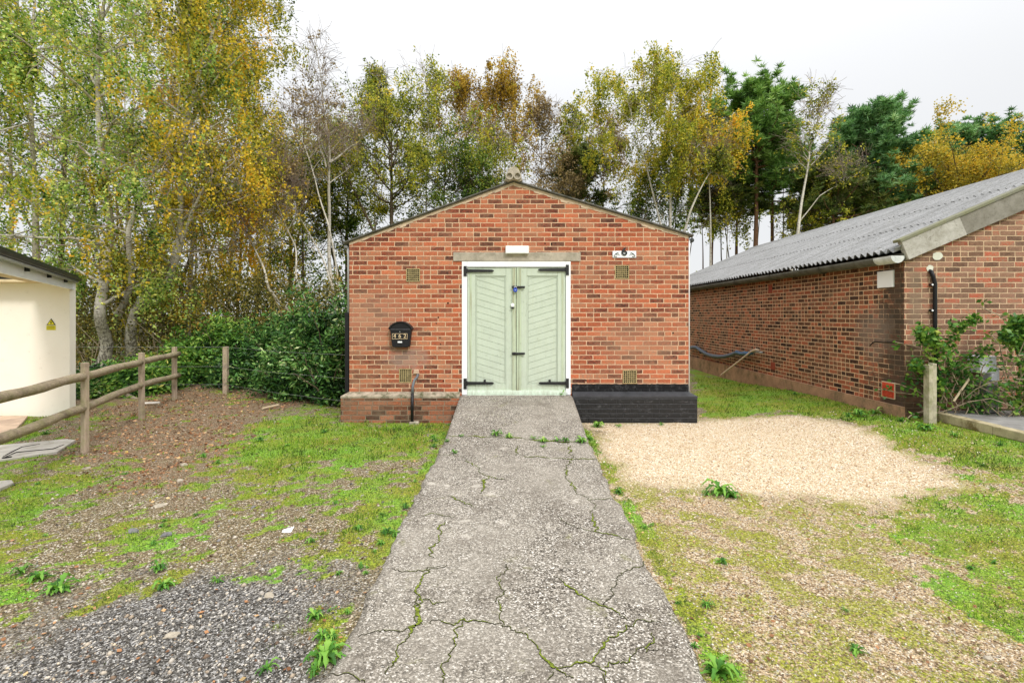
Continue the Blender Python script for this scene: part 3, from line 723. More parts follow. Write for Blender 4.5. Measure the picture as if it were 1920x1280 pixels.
stones('loose_pebbles', X[k], Y[k], .007+.016*rg.random(k.sum())**3, m_sloose, 'mixed pale and brown pebbles scattered over the left of the yard')
# fallen leaves
X, Y, D = sample(90000, 2.1, 14)
zc_, zt_, zg_, zl_, zm_, gg_ = zones(X, Y); ok = (~blocked(X, Y)) & visible(X, Y)
near = sstep(2.4, 1.2, Y)*.0
k = ok & (rg.random(len(X)) < .42*zl_+.014+.10*((X < -1) & (Y < -5))*fbm(X, Y, 2, 3)*(1-zg_)+.5*((Y > 1.6) & (X < -2.8))-.05*zc_)
X, Y, D = X[k], Y[k], D[k]; n = len(X)
a_ = rand_unit(rg, n)*np.array([1,1,.25]); b_ = np.cross(a_, rand_unit(rg, n)*np.array([.3,.3,1]))
b_ /= np.linalg.norm(b_, axis=1)[:, None]+1e-6
sz = (.010+.014*rg.random(n))*np.clip(D/5, .8, 1.4)
V, Fq = leaf_quads(np.stack([X, Y, ground_z(X, Y)+.008], 1), a_*sz[:, None], b_*(sz*.6)[:, None])
tag(link('fallen_leaves', np_mesh('fallen_leaves', V, Fq, L_LITTER, {'tint': np.repeat(rg.random(n), 4)})),
    'brown and orange fallen leaves scattered on the ground', 'leaves', kind='stuff')


# ================================================================== the brick store in the middle
XL, XR = fx(655), fx(1291); ZLW, ZRW = fz(455.5), fz(443.5)
AX, AZ = fx(963), fz(343); BACK = 9.0
DX0, DX1 = fx(866), fx(1070); DZT = fz(490); DZB = fz(740)
B = empty('brick_store', (0.04, 0, 0), 'small red brick store with a low gable and sage green double doors', 'building')
def zslope(x):
    return ZLW+(x-XL)/(AX-XL)*(AZ-ZLW) if x < AX else ZRW+(XR-x)/(XR-AX)*(AZ-ZRW)
w = MB()
w.poly([(XL,0,-.1),(DX0,0,-.1),(DX0,0,DZT),(XL,0,DZT)]); w.poly([(DX1,0,-.1),(XR,0,-.1),(XR,0,DZT),(DX1,0,DZT)])
w.poly([(XL,0,DZT),(XR,0,DZT),(XR,0,ZRW),(AX,0,AZ),(XL,0,ZLW)])
w.poly([(DX0,0,-.1),(DX0,.22,-.1),(DX0,.22,DZT),(DX0,0,DZT)]); w.poly([(DX1,.22,-.1),(DX1,0,-.1),(DX1,0,DZT),(DX1,.22,DZT)])
w.poly([(DX0,.22,DZT),(DX1,.22,DZT),(DX1,0,DZT),(DX0,0,DZT)])
w.poly([(XL,BACK,-.1),(XL,0,-.1),(XL,0,ZLW),(XL,BACK,ZLW)]); w.poly([(XR,0,-.1),(XR,BACK,-.1),(XR,BACK,ZRW),(XR,0,ZRW)])
w.poly([(XR,BACK,-.1),(XL,BACK,-.1),(XL,BACK,ZLW),(AX,BACK,AZ),(XR,BACK,ZRW)])
me_w = w.build('wall', m_brick, B)
# mortar fillet under the verge
w = MB()
for (xa, za, xb, zb) in ((XL, ZLW, AX, AZ), (AX, AZ, XR, ZRW)):
    n_ = 26
    for i in range(n_):
        t0, t1 = i/n_, (i+1)/n_
        h0 = .035+.045*random.random()*random.random()
        x0, x1 = xa+(xb-xa)*t0, xa+(xb-xa)*t1; z0, z1 = za+(zb-za)*t0, za+(zb-za)*t1
        w.poly([(x0, -.005, z0-h0), (x1, -.005, z1-h0*.95), (x1, -.005, z1+.01), (x0, -.005, z0+.01)])
w.build('verge_mortar', m_mortar, B)
def corr(mb, x0, z0, x1, z1, y0, y1, pitch, amp, th, rows=1, step=.0, res=8, xn=1, lap=.10):
    """corrugated sheets: waves run along y, sheets slope from eave (x0,z0) to ridge (x1,z1)"""
    L = math.hypot(x1-x0, z1-z0); dx, dz = (x1-x0)/L, (z1-z0)/L; nx_, nz_ = -dz*(1 if dx > 0 else -1), abs(dx)
    ny = max(2, int((y1-y0)/pitch*res)+1)
    for r_ in range(rows):
        s0 = max(0, L*r_/rows-(lap if r_ else 0)); s1 = L*(r_+1)/rows
        o0 = th*(1.5 if r_ else 0); o1 = 0
        b0 = len(mb.v)
        for i in range(ny):
            y = y0+(y1-y0)*i/(ny-1)
            jag = .012*math.sin(i//(res*7)*2.7+r_)
            wv = amp*math.cos(2*math.pi*(y-y0)/pitch)
            for (s_, o_, tt) in ((s0-jag, o0, 0), (s1, o1, 0), (s1, o1, -th), (s0-jag, o0, -th)):
                k = wv+o_+tt
                mb.v.append((x0+dx*s_+nx_*k, y, z0+dz*s_+nz_*k))
        for i in range(ny-1):
            for k in range(4):
                k2 = (k+1) % 4
                a_ = b0+i*4
                mb.f.append((a_+k, a_+k2, a_+4+k2, a_+4+k))
        mb.f.append((b0, b0+3, b0+2, b0+1)); e_ = b0+(ny-1)*4; mb.f.append((e_, e_+1, e_+2, e_+3))
TLx, TLz = fx(645), fz(459.5)+.02; TRx, TRz = fx(1299), fz(446)+.02; TAx, TAz = AX, fz(339.5)
w = MB()
corr(w, TLx, TLz+.012, TAx, TAz, -.05, BACK+.1, .146, .012, .018)
corr(w, TRx, TRz+.012, TAx, TAz, -.05, BACK+.1, .146, .012, .018)
w.build('roof', m_rooffc, B)
# fibre cement ridge capping: its open end shows two rolls under a domed cap
w = MB(); ry = -.12
for sx in (-1, 1):
    cx = AX+sx*.062
    ring = []
    for k in range(20):
        an = 2*math.pi*k/20; ring.append((math.cos(an), math.sin(an)))
    for (ra, rb) in ((.062, .040),):
        b0 = len(w.v)
        for (c_, s_) in ring: w.v += [(cx+c_*ra, ry, TAz+.055+s_*ra), (cx+c_*rb, ry, TAz+.055+s_*rb), (cx+c_*rb, ry+.6, TAz+.055+s_*rb), (cx+c_*ra, ry+.6, TAz+.055+s_*ra)]
        for k in range(20):
            a_, b_ = b0+4*k, b0+4*((k+1) % 20)
            for q in range(4): w.f.append((a_+q, b_+q, b_+(q+1) % 4, a_+(q+1) % 4))
w.build('ridge_roll', m_concrete, B)
w = MB(); pts = []
for k in range(13):
    an = math.pi*k/12; pts.append((AX+math.cos(an)*.10, TAz+.10+math.sin(an)*.105))
pts += [(AX-.14, TAz-.01), (AX-.09, TAz-.03), (AX, TAz+.0), (AX+.09, TAz-.03), (AX+.14, TAz-.01)]
w.prism(pts, -.085, BACK+.1); w.build('ridge_cap', m_concrete, B, bevel=.008)
# lintel, frame, sill
w = MB(); w.box(fx(850), fx(1088.5), -.018, .12, DZT+.002, fz(473.2)); w.build('lintel', m_concrete, B, bevel=.006)
w = MB()
FI0, FI1 = fx(876), fx(1061)
w.box(DX0+.001, FI0, -.012, .10, DZB, DZT-.001); w.box(FI1, DX1-.001, -.012, .10, DZB, DZT-.001); w.box(FI0+.0005, FI1-.0005, -.012, .10, fz(500.5), DZT-.001)
w.build('door_frame', m_white, B, bevel=.004)
w = MB(); w.box(FI0, FI1, -.03, .09, DZB-.01, fz(738.6)); w.build('door_sill', m_mint, B, bevel=.004)
def screws(mb, pts, y):
    for (x_, z_) in pts: mb.tube([(x_, y, z_), (x_, y-.006, z_)], .006, 8)
def door(sx):
    cx = fx(968.3)
    x_in = cx+sx*.002; x_out = FI0+.004 if sx < 0 else FI1-.004
    lo, hi = min(x_in, x_out), max(x_in, x_out)
    zb, zt = fz(737.5), fz(501.5)
    d = MB(); d.box(lo, hi, .035, .075, zb, zt)
    # stiles, rails standing proud of the boarding
    st_out = (x_out, x_out-sx*.125); st_in = (x_in, x_in+sx*.165)
    d.box(st_out[0], st_out[1], .008, .034, zb, zt); d.box(st_in[0], st_in[1], .008, .034, zb, zt)
    a_, b_ = sorted((st_out[1], st_in[1]))
    d.box(a_+.001, b_-.001, .010, .034, fz(517), zt-.001); d.box(a_+.001, b_-.001, .010, .034, zb+.001, fz(721))
    # moulding round the panel
    for (m0, m1, q0, q1) in ((a_, a_+.02, fz(721), fz(517)), (b_-.02, b_, fz(721), fz(517)), (a_+.02, b_-.02, fz(517)-.02, fz(517)), (a_+.02, b_-.02, fz(721), fz(721)+.02)):
        d.box(m0+.0015, m1-.0015, .0175, .0335, q0+.0015, q1-.0015)
    leaf = d.build('door', m_sage, B, bevel=.004)
    # sloping boards, falling towards the middle
    bd = MB(); ia, ib = a_+.022, b_-.022; sl = .30*(-1 if sx < 0 else 1); bw = .098
    zlo, zhi = fz(721)+.022, fz(517)-.022
    k = -8
    while k < 40:
        base_ = zlo-0.6+k*bw*1.045
        zA0, zB0 = base_, base_+sl*(ib-ia); zA1, zB1 = zA0+bw*1.045-.006, zB0+bw*1.045-.006
        k += 1
        poly = [(ia, zA0), (ib, zB0), (ib, zB1), (ia, zA1)]
        # clip to the panel's height
        def clip(pl, zc_, up):
            out = []
            for i in range(len(pl)):
                p, q = pl[i], pl[(i+1) % len(pl)]
                pi = (p[1] <= zc_) if up else (p[1] >= zc_); qi = (q[1] <= zc_) if up else (q[1] >= zc_)
                if pi: out.append(p)
                if pi != qi:
                    t = (zc_-p[1])/(q[1]-p[1]); out.append((p[0]+(q[0]-p[0])*t, zc_))
            return out
        poly = clip(poly, zhi, True)
        if len(poly) > 2: poly = clip(poly, zlo, False)
        if len(poly) > 2: bd.prism(poly, .0265-.0006*(k % 3), .0345)
    bd.build('panel_boards', m_sage, leaf)
    # darker strip marking the groove on the hanging side
    gs = MB(); xo = x_out-sx*.035; gs.box(xo, xo-sx*.030, .0035, .0075, zb+.12, zt-.09); gs.build('groove_strip', m_sageworn, leaf)
    # strap hinges
    for (py, plate, tipx, nub) in ((507.8 if sx < 0 else 506, (499, 518) if sx < 0 else (496.5, 516), 926 if sx < 0 else 1009, 0), (718, (709, 729) if sx < 0 else (709, 727), 926 if sx < 0 else 1010, 909 if sx < 0 else 1030.5)):
        h = MB(); pxa, pxb = (869.5, 875.5) if sx < 0 else (1061, 1066.5)
        h.box(fx(pxa), fx(pxb), -.024, -.0125, fz(plate[1]), fz(plate[0]))
        zc_ = fz(py); xa = fx(pxb if sx < 0 else pxa); xb = fx(tipx); dxx = .028 if sx < 0 else -.028
        h.prism([(xa, zc_-.026), (xb-dxx, zc_-.020), (xb, zc_-.008), (xb, zc_+.008), (xb-dxx, zc_+.020), (xa, zc_+.026)], -.020, -.0115)
        h.tube([(xa, -.020, zc_-.034), (xa, -.020, zc_+.034)], .011, 10)
        screws(h, [(xa+(xb-xa)*t, zc_) for t in (.2, .5, .85)], -.018)
        if nub: h.box(fx(nub)-.018, fx(nub)+.018, -.02, -.001, zc_+.022, zc_+.058)
        h.build('hinge', m_iron, leaf, bevel=.002)
    return leaf
dL = door(-1); dR = door(1)
w = MB(); w.box(fx(960.5), fx(967.5), -.014, .0075, fz(732), fz(502)); w.box(fx(968.6), fx(972.6), -.020, .0075, fz(732), fz(502)); w.box(fx(973.2), fx(977), -.010, .0075, fz(732), fz(502))
w.build('cover_strip', m_sageworn, dR, bevel=.002)
for py in (538.5, 662.5):
    w = MB(); zc_ = fz(py)
    w.box(fx(960.5), fx(966.8), -.030, -.0145, zc_-.024, zc_+.022); w.box(fx(967.2), fx(984), -.036, -.0205, zc_-.017, zc_+.017)
    w.tube([(fx(959), -.040, zc_+.004), (fx(984.5), -.040, zc_+.004)], .008, 8); w.tube([(fx(971), -.036, zc_), (fx(971), -.062, zc_-.018)], .007, 8)
    w.build('bolt', m_iron, dR, bevel=.002)
w = MB(); cx, cz = fx(966.3), fz(544)
w.tube([(cx, -.062, cz), (cx, -.034, cz)], .032, 18); w.build('padlock', m_blue, dR, bevel=.004)
w = MB(); w.tube([(cx, -.0655, cz), (cx, -.0625, cz)], .010, 12); w.build('keyway', m_steel, dR)
w = MB(); w.tube([(cx-.02, -.048, cz+.02), (cx-.02, -.048, cz+.045), (cx, -.048, cz+.056), (cx+.02, -.048, cz+.045), (cx+.02, -.048, cz+.02)], .0055, 8); w.build('shackle', m_steel, dR, True)
w = MB(); kx, kz = fx(961), fz(573)
w.tube([(kx, -.026, kz+.008), (kx, -.015, kz+.008)], [.028, .032], 16); w.build('lock_cover', m_whitep, dL, bevel=.003)
w = MB(); w.tube([(kx, -.032, kz-.035), (kx, -.0145, kz-.035)], .017, 12); w.box(kx-.030, kx+.030, -.034, -.027, kz-.042, kz-.030); w.build('door_handle', m_iron, dL, bevel=.002)
w = MB(); w.box(FI0+.002, FI1-.002, -.022, .007, fz(738.3), fz(731.5)); w.build('weather_board', m_mint, B, bevel=.005)
# plinth
ZPT, ZPF = fz(734), CAMZ-(742.5-590)/119.5
def plinth(x0, x1, mat, topmat, outl, outr):
    yf = -.11
    w = MB(); w.box(x0-outl, x1+outr, yf, -.001, -.15, ZPF-.002)
    if outl: w.box(x0-outl, x0-.001, .0, BACK, -.15, ZPF-.002)
    if outr: w.box(x1+.001, x1+outr, .0, BACK, -.15, ZPF-.002)
    pl = w.build('plinth', mat, B)
    w = MB(); a_, b_ = x0-outl-.003, x1+outr+.003
    w.v += [(a_, yf-.003, ZPF-.03), (b_, yf-.003, ZPF-.03), (b_, yf-.003, ZPF), (a_, yf-.003, ZPF), (x1 if outr else b_, -.002, ZPT), (x0 if outl else a_, -.002, ZPT)]
    w.f += [(0,1,2,3), (3,2,4,5)]
    if outl:
        w.v += [(a_, BACK, ZPF-.03), (a_, BACK, ZPF), (x0-.001, BACK, ZPT), (x0-.001, -.002, ZPT)]; w.f += [(0,3,7,6), (3,9,8,7)]
    if outr:
        n0 = len(w.v); w.v += [(b_, BACK, ZPF-.03), (b_, BACK, ZPF), (x1+.001, BACK, ZPT), (x1+.001, -.002, ZPT)]; w.f += [(1,n0,n0+1,2), (2,n0+1,n0+2,n0+3)]
    w.build('plinth_capping', topmat, pl)
plinth(XL, fx(863), m_plinth, simple('mossy_capping', (.38,.32,.24), .95, .3, 14, bumpd=.004, c2=(.10,.10,.05)), .10, 0)
# black bitumen painted plinth with brick relief showing through
g = G('black_bitumen'); p = g.pos(); x, y, z = g.xyz(p)
v_ = g.math('DIVIDE', z, .075); row = g.math('FLOOR', v_); fv = g.math('FRACT', v_)
cu = g.math('ADD', g.math('DIVIDE', x, .225), g.math('MULTIPLY', g.math('MODULO', g.math('ABSOLUTE', row), 2), .5)); fu = g.math('FRACT', cu)
d = g.math('MINIMUM', g.math('MULTIPLY', g.math('MINIMUM', fu, g.math('SUBTRACT', 1, fu)), .225), g.math('MULTIPLY', g.math('MINIMUM', fv, g.math('SUBTRACT', 1, fv)), .075))
mk = g.rng(d, .002, .009)
scf = g.math('MULTIPLY', g.rng(g.noise(g.vmul(p, (1, 1, 1.6)), 9, 7, .8), .54, .76), g.rng(mk, 0, 1, .4, 1))
c = g.mix(scf, g.mix(mk, (.030,.030,.032), (.013,.013,.0135)), (.17,.17,.18))
m_bit = g.bsdf(c, .5, 0, g.bump(g.math('ADD', mk, g.math('MULTIPLY', g.noise(p, 40, 3), .3)), .007), .4)
plinth(fx(1073), XR, m_bit, simple('black_bitumen_top', (.045,.046,.05), .5, .3, 9, bumpd=.003), 0, .10)
w = MB(); w.box(DX0-.0, DX1+.0, -.108, .2, -.15, DZB-.012); w.build('threshold', m_concrete, B)
# air bricks
for (x0, x1, y0, y1) in ((761.6, 787.6, 503.4, 528), (1153, 1179.4, 497.2, 522.6), (748.6, 772, 691, 716.5), (1167.5, 1193.8, 693.5, 718.8)):
    ax0, ax1, az0, az1 = fx(x0), fx(x1), fz(y1), fz(y0)
    w = MB(); t = .014
    w.box(ax0, ax1, -.010, -.0015, az0, az0+t); w.box(ax0, ax1, -.010, -.0015, az1-t, az1)
    w.box(ax0, ax0+t, -.010, -.0015, az0+t+.0005, az1-t-.0005); w.box(ax1-t, ax1, -.010, -.0015, az0+t+.0005, az1-t-.0005)
    for i in range(1, 6):
        q = ax0+t+(ax1-ax0-2*t)*i/6-.005; w.box(q, q+.010, -.0085, -.0025, az0+t+.0005, az1-t-.0005)
        q = az0+t+(az1-az0-2*t)*i/6-.0045; w.box(ax0+t+.0005, ax1-t-.0005, -.0075, -.0035, q, q+.009)
    v = w.build('air_brick', m_airb, B)
    w = MB(); w.poly([(ax0+.004, -.0022, az0+.004), (ax1-.004, -.0022, az0+.004), (ax1-.004, -.0022, az1-.004), (ax0+.004, -.0022, az1-.004)]); w.build('dark_backing', m_dark, v)  # near-black flat sheet stands in for the shade inside the holes
# old fixing holes
for (px, py) in ((825,633), (826,645), (825,652), (831,714), (818,606), (822,595), (840,568), (1034,457.5), (1022,456.5), (1099,713), (1262,624), (1263,668)):
    x_, z_ = fx(px), fz(py); r_ = .009+.006*random.random(); w = MB(); w.tube([(x_, -.0025, z_), (x_, .003, z_)], r_, 7); w.build('fixing_hole', m_dark, B)

# things fixed on the front -----------------------------------------
w = MB(); w.box(fx(948), fx(991.5), -.085, -.003, fz(476.3), fz(462)); o = w.build('bulkhead_light', m_whitep, bevel=.010)
tag(o, 'plain white bulkhead light box fixed above the sage doors', 'light')
# letter box
K = empty('letter_box', (fx(753.6), -.003, fz(649)), 'black arched letter box with gold numerals on the brick wall', 'letter box')
cxm = fx(753.6)
def mz(py): return fz(py)
w = MB()
body = [(fx(738), mz(648)), (fx(741), mz(650.2)), (fx(767), mz(650.2)), (fx(770), mz(648)), (fx(773.6), mz(616)), (fx(733.8), mz(616))]
w.prism(body, -.10, -.003); w.build('body', m_blackpl, K, bevel=.008)
w = MB(); arc = []
for k in range(15):
    an = math.pi*(.13+.74*k/14); arc.append((cxm+math.cos(an)*.207, mz(624.6)+math.sin(an)*.19))
inner = [(cxm+(x_-cxm)*.93, z_-.016) for x_, z_ in arc[::-1]]
w.prism(arc+inner, -.125, -.003); w.build('lid', m_blackpl, K, bevel=.004)
w = MB(); hood = [(x_, z_-.001) for x_, z_ in inner[::-1]]+[(fx(733.8), mz(615.7)), (fx(773.6), mz(615.7))][0:0]
hood = inner[::-1]
w.prism([(a_, b_-.002) for a_, b_ in hood]+[(fx(734.2), mz(615.8)), (fx(773.2), mz(615.8))], -.104, -.004); w.build('flap', m_blackpl, K)
w = MB(); w.box(fx(735.5), fx(772), -.112, -.1045, mz(617.6), mz(616.4)); w.build('slot_lip', simple('grey_edge', (.10,.10,.11), .4), K)
w = MB(); fr = (fx(738.2), fx(766.4), mz(635), mz(624.8)); t = .005
w.box(fr[0], fr[1], -.104, -.1005, fr[2], fr[2]+t); w.box(fr[0], fr[1], -.104, -.1005, fr[3]-t, fr[3])
for q in (fr[0], fr[1]-t): w.box(q, q+t, -.1035, -.1008, fr[2]+t+.0005, fr[3]-t-.0005)
w.build('number_frame', m_goldlet, K)
w = MB(); w.tube([(cxm-.01, -.106, mz(621.5)), (cxm-.01, -.1, mz(621.5))], .008, 10); w.build('lock', m_steel, K)
w = MB(); w.box(fx(748.3), fx(756.6), -.103, -.1003, mz(641.8), mz(639)); w.build('label_plate', m_white, K)
def text(name, s, x, y, z, size, mat, parent, rot=(R(90),0,0), ext=.002, sx=1.0, align='CENTER', offset=0):
    cu = bpy.data.curves.new(name, 'FONT'); cu.body = s; cu.size = size; cu.extrude = ext; cu.align_x = align; cu.align_y = 'CENTER'; cu.offset = offset
    ob = bpy.data.objects.new(name, cu); COL.objects.link(ob)
    bpy.context.view_layer.update()
    dg = bpy.context.evaluated_depsgraph_get(); me = bpy.data.meshes.new_from_object(ob.evaluated_get(dg))
    bpy.data.objects.remove(ob); bpy.data.curves.remove(cu)
    M = Matrix.Translation((x, y, z)) @ Matrix.Rotation(rot[2], 4, 'Z') @ Matrix.Rotation(rot[0], 4, 'X') @ Matrix.Diagonal((sx, 1, 1, 1))
    me.transform(M); me.name = name; me.materials.clear(); me.materials.append(mat)
    return link(name, me, parent)
for i, ch in enumerate('462'):
    text('numeral', ch, fr[0]+(fr[1]-fr[0])*(i+.5)/3, -.1022, (fr[2]+fr[3])/2+.002, .088, m_goldlet, K, ext=.0018, offset=.0005, sx=1.0)
# tile with the number 6
T = empty('number_plate', (fx(1170.5), -.003, fz(483.5)), 'white tile with a black number 6 between two dark sprigs', 'number plate')
w = MB(); w.box(fx(1148.3), fx(1192.5), -.016, -.003, fz(483.3), fz(470.7)); w.build('tile', m_white, T, bevel=.003)
text('numeral', '6', fx(1170), -.024, fz(472.6), .175, m_iron, T, ext=.006, offset=.003, sx=1.15)
def sprig(cx, s):
    w = MB(); cz = fz(477.4)
    def arcp(pts, r): w.tube([(cx+s*a_, -.018, cz+b_) for a_, b_ in pts], r, 6)
    arcp([(-.045,-.030),(-.030,-.010),(-.010,.012),(.018,.028),(.034,.022)], [.003,.006,.007,.006,.003])
    arcp([(-.045,-.032),(-.022,-.034),(.0,-.030),(.012,-.036)], [.003,.006,.006,.003])
    arcp([(-.012,.010),(.004,.000),(.022,.000)], [.003,.0055,.003]); arcp([(.022,.010),(.040,-.002),(.046,-.020)], [.003,.005,.003])
    w.build('sprig', simple('dark_green_paint', (.02,.05,.04), .6), T)
sprig(fx(1155.5), 1); sprig(fx(1185.5), -1)
# overflow pipe low on the left of the doors
Q = empty('overflow_pipe', (fx(776.5), -.11, .02), 'thin grey and black pipe dropping from a beige cover beside the doors', 'pipe')
w = MB(); w.tube([(fx(784.5), -.03, fz(701)), (fx(783), -.045, fz(706)), (fx(778.5), -.08, fz(712)), (fx(777.2), -.14, fz(722)), (fx(777), -.15, fz(735))], .021, 12); w.build('upper_pipe', simple('dull_grey_pipe', (.13,.14,.15), .5), Q, True)
w = MB(); w.tube([(fx(777), -.15, fz(734)), (fx(776.5), -.155, .03)], .023, 12); w.build('lower_pipe', m_blackpl, Q, True)
w = MB(); w.prism([(fx(775.5), fz(700)), (fx(786.6), fz(700)), (fx(785.5), fz(692.5)), (fx(777), fz(692.5))], -.035, -.003); w.build('cover', simple('beige_cover', (.55,.38,.27), .8), Q, bevel=.004)
w = MB(); w.box(fx(772), fx(789), -.20, -.112, -.02, .028); w.build('drain_kerb', m_concrete, Q, bevel=.01)
# rainwater goods
Q = empty('left_downpipe', (XL-.03, .1, .46), 'pale downpipe running into a wide black pipe at the left corner of the store', 'downpipe')
w = MB(); w.tube([(fx(649.5), .05, fz(461)), (fx(651.5), .05, fz(480)), (fx(651.5), .05, fz(590))], .020, 10); w.build('upper_pipe', m_greypipe, Q, True)
w = MB(); w.tube([(XL-.045, .05, fz(589)), (XL-.045, .05, .46)], .042, 14); w.tube([(XL-.045, .05, fz(592)), (XL-.045, .05, fz(586))], .047, 14); w.build('lower_pipe', m_blackpl, Q)
Q = empty('right_downpipe', (XR+.03, .1, 2.3), 'short white downpipe and dark gutter end at the right corner of the store', 'downpipe')
w = MB(); w.tube([(fx(1293.6), .03, fz(449)), (fx(1293.0), .03, fz(478)), (fx(1293.0), .03, .46)], .013, 10); w.build('pipe', m_white, Q, True)
w = MB(); w.tube([(fx(1298.5), .02, fz(450)), (fx(1298.5), BACK, fz(450))], .035, 12); w.build('gutter', simple('dark_gutter', (.05,.055,.055), .6), Q, True)
w = MB(); w.tube([(fx(648), .0, fz(463)), (fx(648), BACK, fz(463))], .028, 12); w.build('gutter', simple('grey_gutter', (.22,.22,.21), .6), Q, True).name = 'gutter'

# ================================================================== the long brick building on the right
RX, RY = 5.59, -.76; RBACK = 12.2; RDX = 9.4; EZ = CAMZ+.93; SL = .430
B2 = empty('long_brick_building', (RX, RY, .2), 'long brown brick building with a corrugated grey roof on the right', 'building')
WZ = CAMZ+.80; RZ = EZ+.06+SL*(RDX-5.45); RX2 = RDX*2-RX
w = MB()
w.poly([(RX,RBACK,-.4),(RX,RY,-.4),(RX,RY,WZ),(RX,RBACK,WZ)]); w.build('side_wall', m_side, B2)
w = MB(); zt_ = lambda x_: CAMZ+.77+SL*(min(x_, 2*RDX-x_)-RX)
w.poly([(RX,RY,-.4),(RX2,RY,-.4),(RX2,RY,zt_(RX2)),(RDX,RY,zt_(RDX)),(RX,RY,zt_(RX))]); w.build('gable_wall', m_gable, B2)
w = MB(); w.poly([(RX2,RY,-.4),(RX2,RBACK,-.4),(RX2,RBACK,WZ),(RX2,RY,WZ)]); w.poly([(RX2,RBACK,-.4),(RX,RBACK,-.4),(RX,RBACK,WZ),(RDX,RBACK,zt_(RDX)),(RX2,RBACK,WZ)]); w.build('rear_walls', m_side, B2)
w = MB(); EX = 5.43
corr(w, EX, EZ, RDX, EZ+SL*(RDX-EX), RY-.06, RBACK+.1, .146, .030, .010, rows=3, res=10)
corr(w, 2*RDX-EX, EZ, RDX, EZ+SL*(RDX-EX), RY-.06, RBACK+.1, .146, .030, .010, rows=1, res=6)
w.build('roof', m_corr, B2)
w = MB(); rz_ = EZ+SL*(RDX-EX)
w.prism([(RDX-.30, rz_-.11), (RDX-.10, rz_+.02), (RDX, rz_+.06), (RDX+.10, rz_+.02), (RDX+.30, rz_-.11), (RDX, rz_+.02)], RY-.08, RBACK+.1); w.build('ridge_cap', m_corr, B2)
# verge boards on the gable, the first paler, square cut ends
L1 = .90
def vb(s0, s1, mat, y0, y1, up, dn, name):
    ux, uz = math.cos(math.atan(SL)), math.sin(math.atan(SL)); bx, bz = 5.60, CAMZ+.785
    q = lambda s_, h_: (bx+ux*s_-uz*h_, bz+uz*s_+ux*h_)
    w = MB(); w.prism([q(s0, dn), q(s1, dn), q(s1, up), q(s0, up)], y0, y1); return w.build(name, mat, B2, bevel=.004)
vb(0, L1, m_board1, RY-.085, RY-.002, .275, .0, 'verge_board'); vb(L1+.004, 2.6, m_board2, RY-.078, RY-.002, .275, .0, 'verge_board'); vb(2.604, 4.4, m_board2, RY-.083, RY-.002, .275, .0, 'verge_board')
vb(-.02, 4.4, board('mossy_verge_trim', (.20,.195,.16), (.22,.22,.12), .9), RY-.10, RY+.05, .318, .277, 'verge_trim')
# fascia and half-round gutter
w = MB(); w.box(5.545, 5.585, RY-.03, RBACK, WZ-.02, EZ-.045); w.build('fascia', m_gutter, B2)
w = MB(); gx, gz, gr = 5.462, CAMZ+.845, .098
n_ = 14; b0 = 0
yy_ = []; q = RY-.03
while q < RBACK: yy_ += [q, q+1.80, q+1.801]; q += 1.9
segs = []
q = RY-.03; i = 0
while q < RBACK-.1:
    e_ = min(q+1.75, RBACK); segs.append((q, e_, gr)); segs.append((e_-.02, min(e_+.10, RBACK), gr+.014)); q = e_; i += 1
for (y0, y1, r_) in segs:
    b0 = len(w.v)
    for yk in (y0, y1):
        for k in range(n_+1):
            an = math.pi+math.pi*k/n_
            w.v.append((gx+math.cos(an)*r_, yk, gz+math.sin(an)*r_*1.05))
        for k in range(n_, -1, -1):
            an = math.pi+math.pi*k/n_
            w.v.append((gx+math.cos(an)*(r_-.012), yk, gz+math.sin(an)*(r_-.012)*1.05))
    m_ = 2*(n_+1)
    for k in range(m_): w.f.append((b0+k, b0+(k+1) % m_, b0+m_+(k+1) % m_, b0+m_+k))
w.build('gutter', m_gutter, B2, True)
w = MB(); pts = [(gx+math.cos(math.pi+math.pi*k/12)*gr*1.02, gz+math.sin(math.pi+math.pi*k/12)*gr*1.06) for k in range(13)]
w.prism(pts, RY-.05, RY+.32); w.build('gutter_end', board('peeling_white_paint', (.75,.77,.75), (.5,.52,.5), .5), B2)
w = MB(); w.box(5.545, RX-.001, RY-.02, RBACK, -.2, .365); w.build('plinth', simple('rendered_plinth', (.40,.235,.135), .95, .25, 5, bumpd=.004, c2=(.18,.13,.07)), B2)
# boards and vents on the side wall (parts)
def sidebox(px0, px1, pyt, pyb, th, mat, name, n=None):
    d0, d1 = F*RX/(px0-968), F*RX/(px1-968); dm = (d0+d1)/2
    zt2, zb2 = CAMZ+(590-pyt)*dm/F, CAMZ+(590-pyb)*dm/F
    w = MB(); w.box(RX-th, RX-.002, d1+CAMY, d0+CAMY, zb2, zt2)
    return w.build(name, mat, B2, bevel=.004), (d1+CAMY, d0+CAMY, zb2, zt2)
sidebox(1648, 1677.5, 508, 539, .03, m_whitep, 'blanking_plate')
vt, (vy0, vy1, vz0, vz1) = sidebox(1655.5, 1678, 717.5, 744.5, .016, m_terr, 'louvre_vent')
w = MB()
for k in range(9):
    zz_ = vz0+.02+(vz1-vz0-.04)*k/9; w.box(RX-.026, RX-.0165, vy0+.02, vy1-.02, zz_, zz_+.009)
w.build('louvres', m_terr, vt)
w = MB(); t = .014
for (a0, a1, b0_, b1_) in ((vy0-t, vy1+t, vz0-t, vz0), (vy0-t, vy1+t, vz1, vz1+t), (vy0-t, vy0, vz0+.0005, vz1-.0005), (vy1, vy1+t, vz0+.0005, vz1-.0005)): w.box(RX-.012, RX-.001, a0, a1, b0_, b1_)
w.build('mortar_surround', simple('pale_mortar', (.55,.42,.28), .95), vt)
m_redb = simple('red_air_brick', (.30,.06,.03), .8, .2, 20)
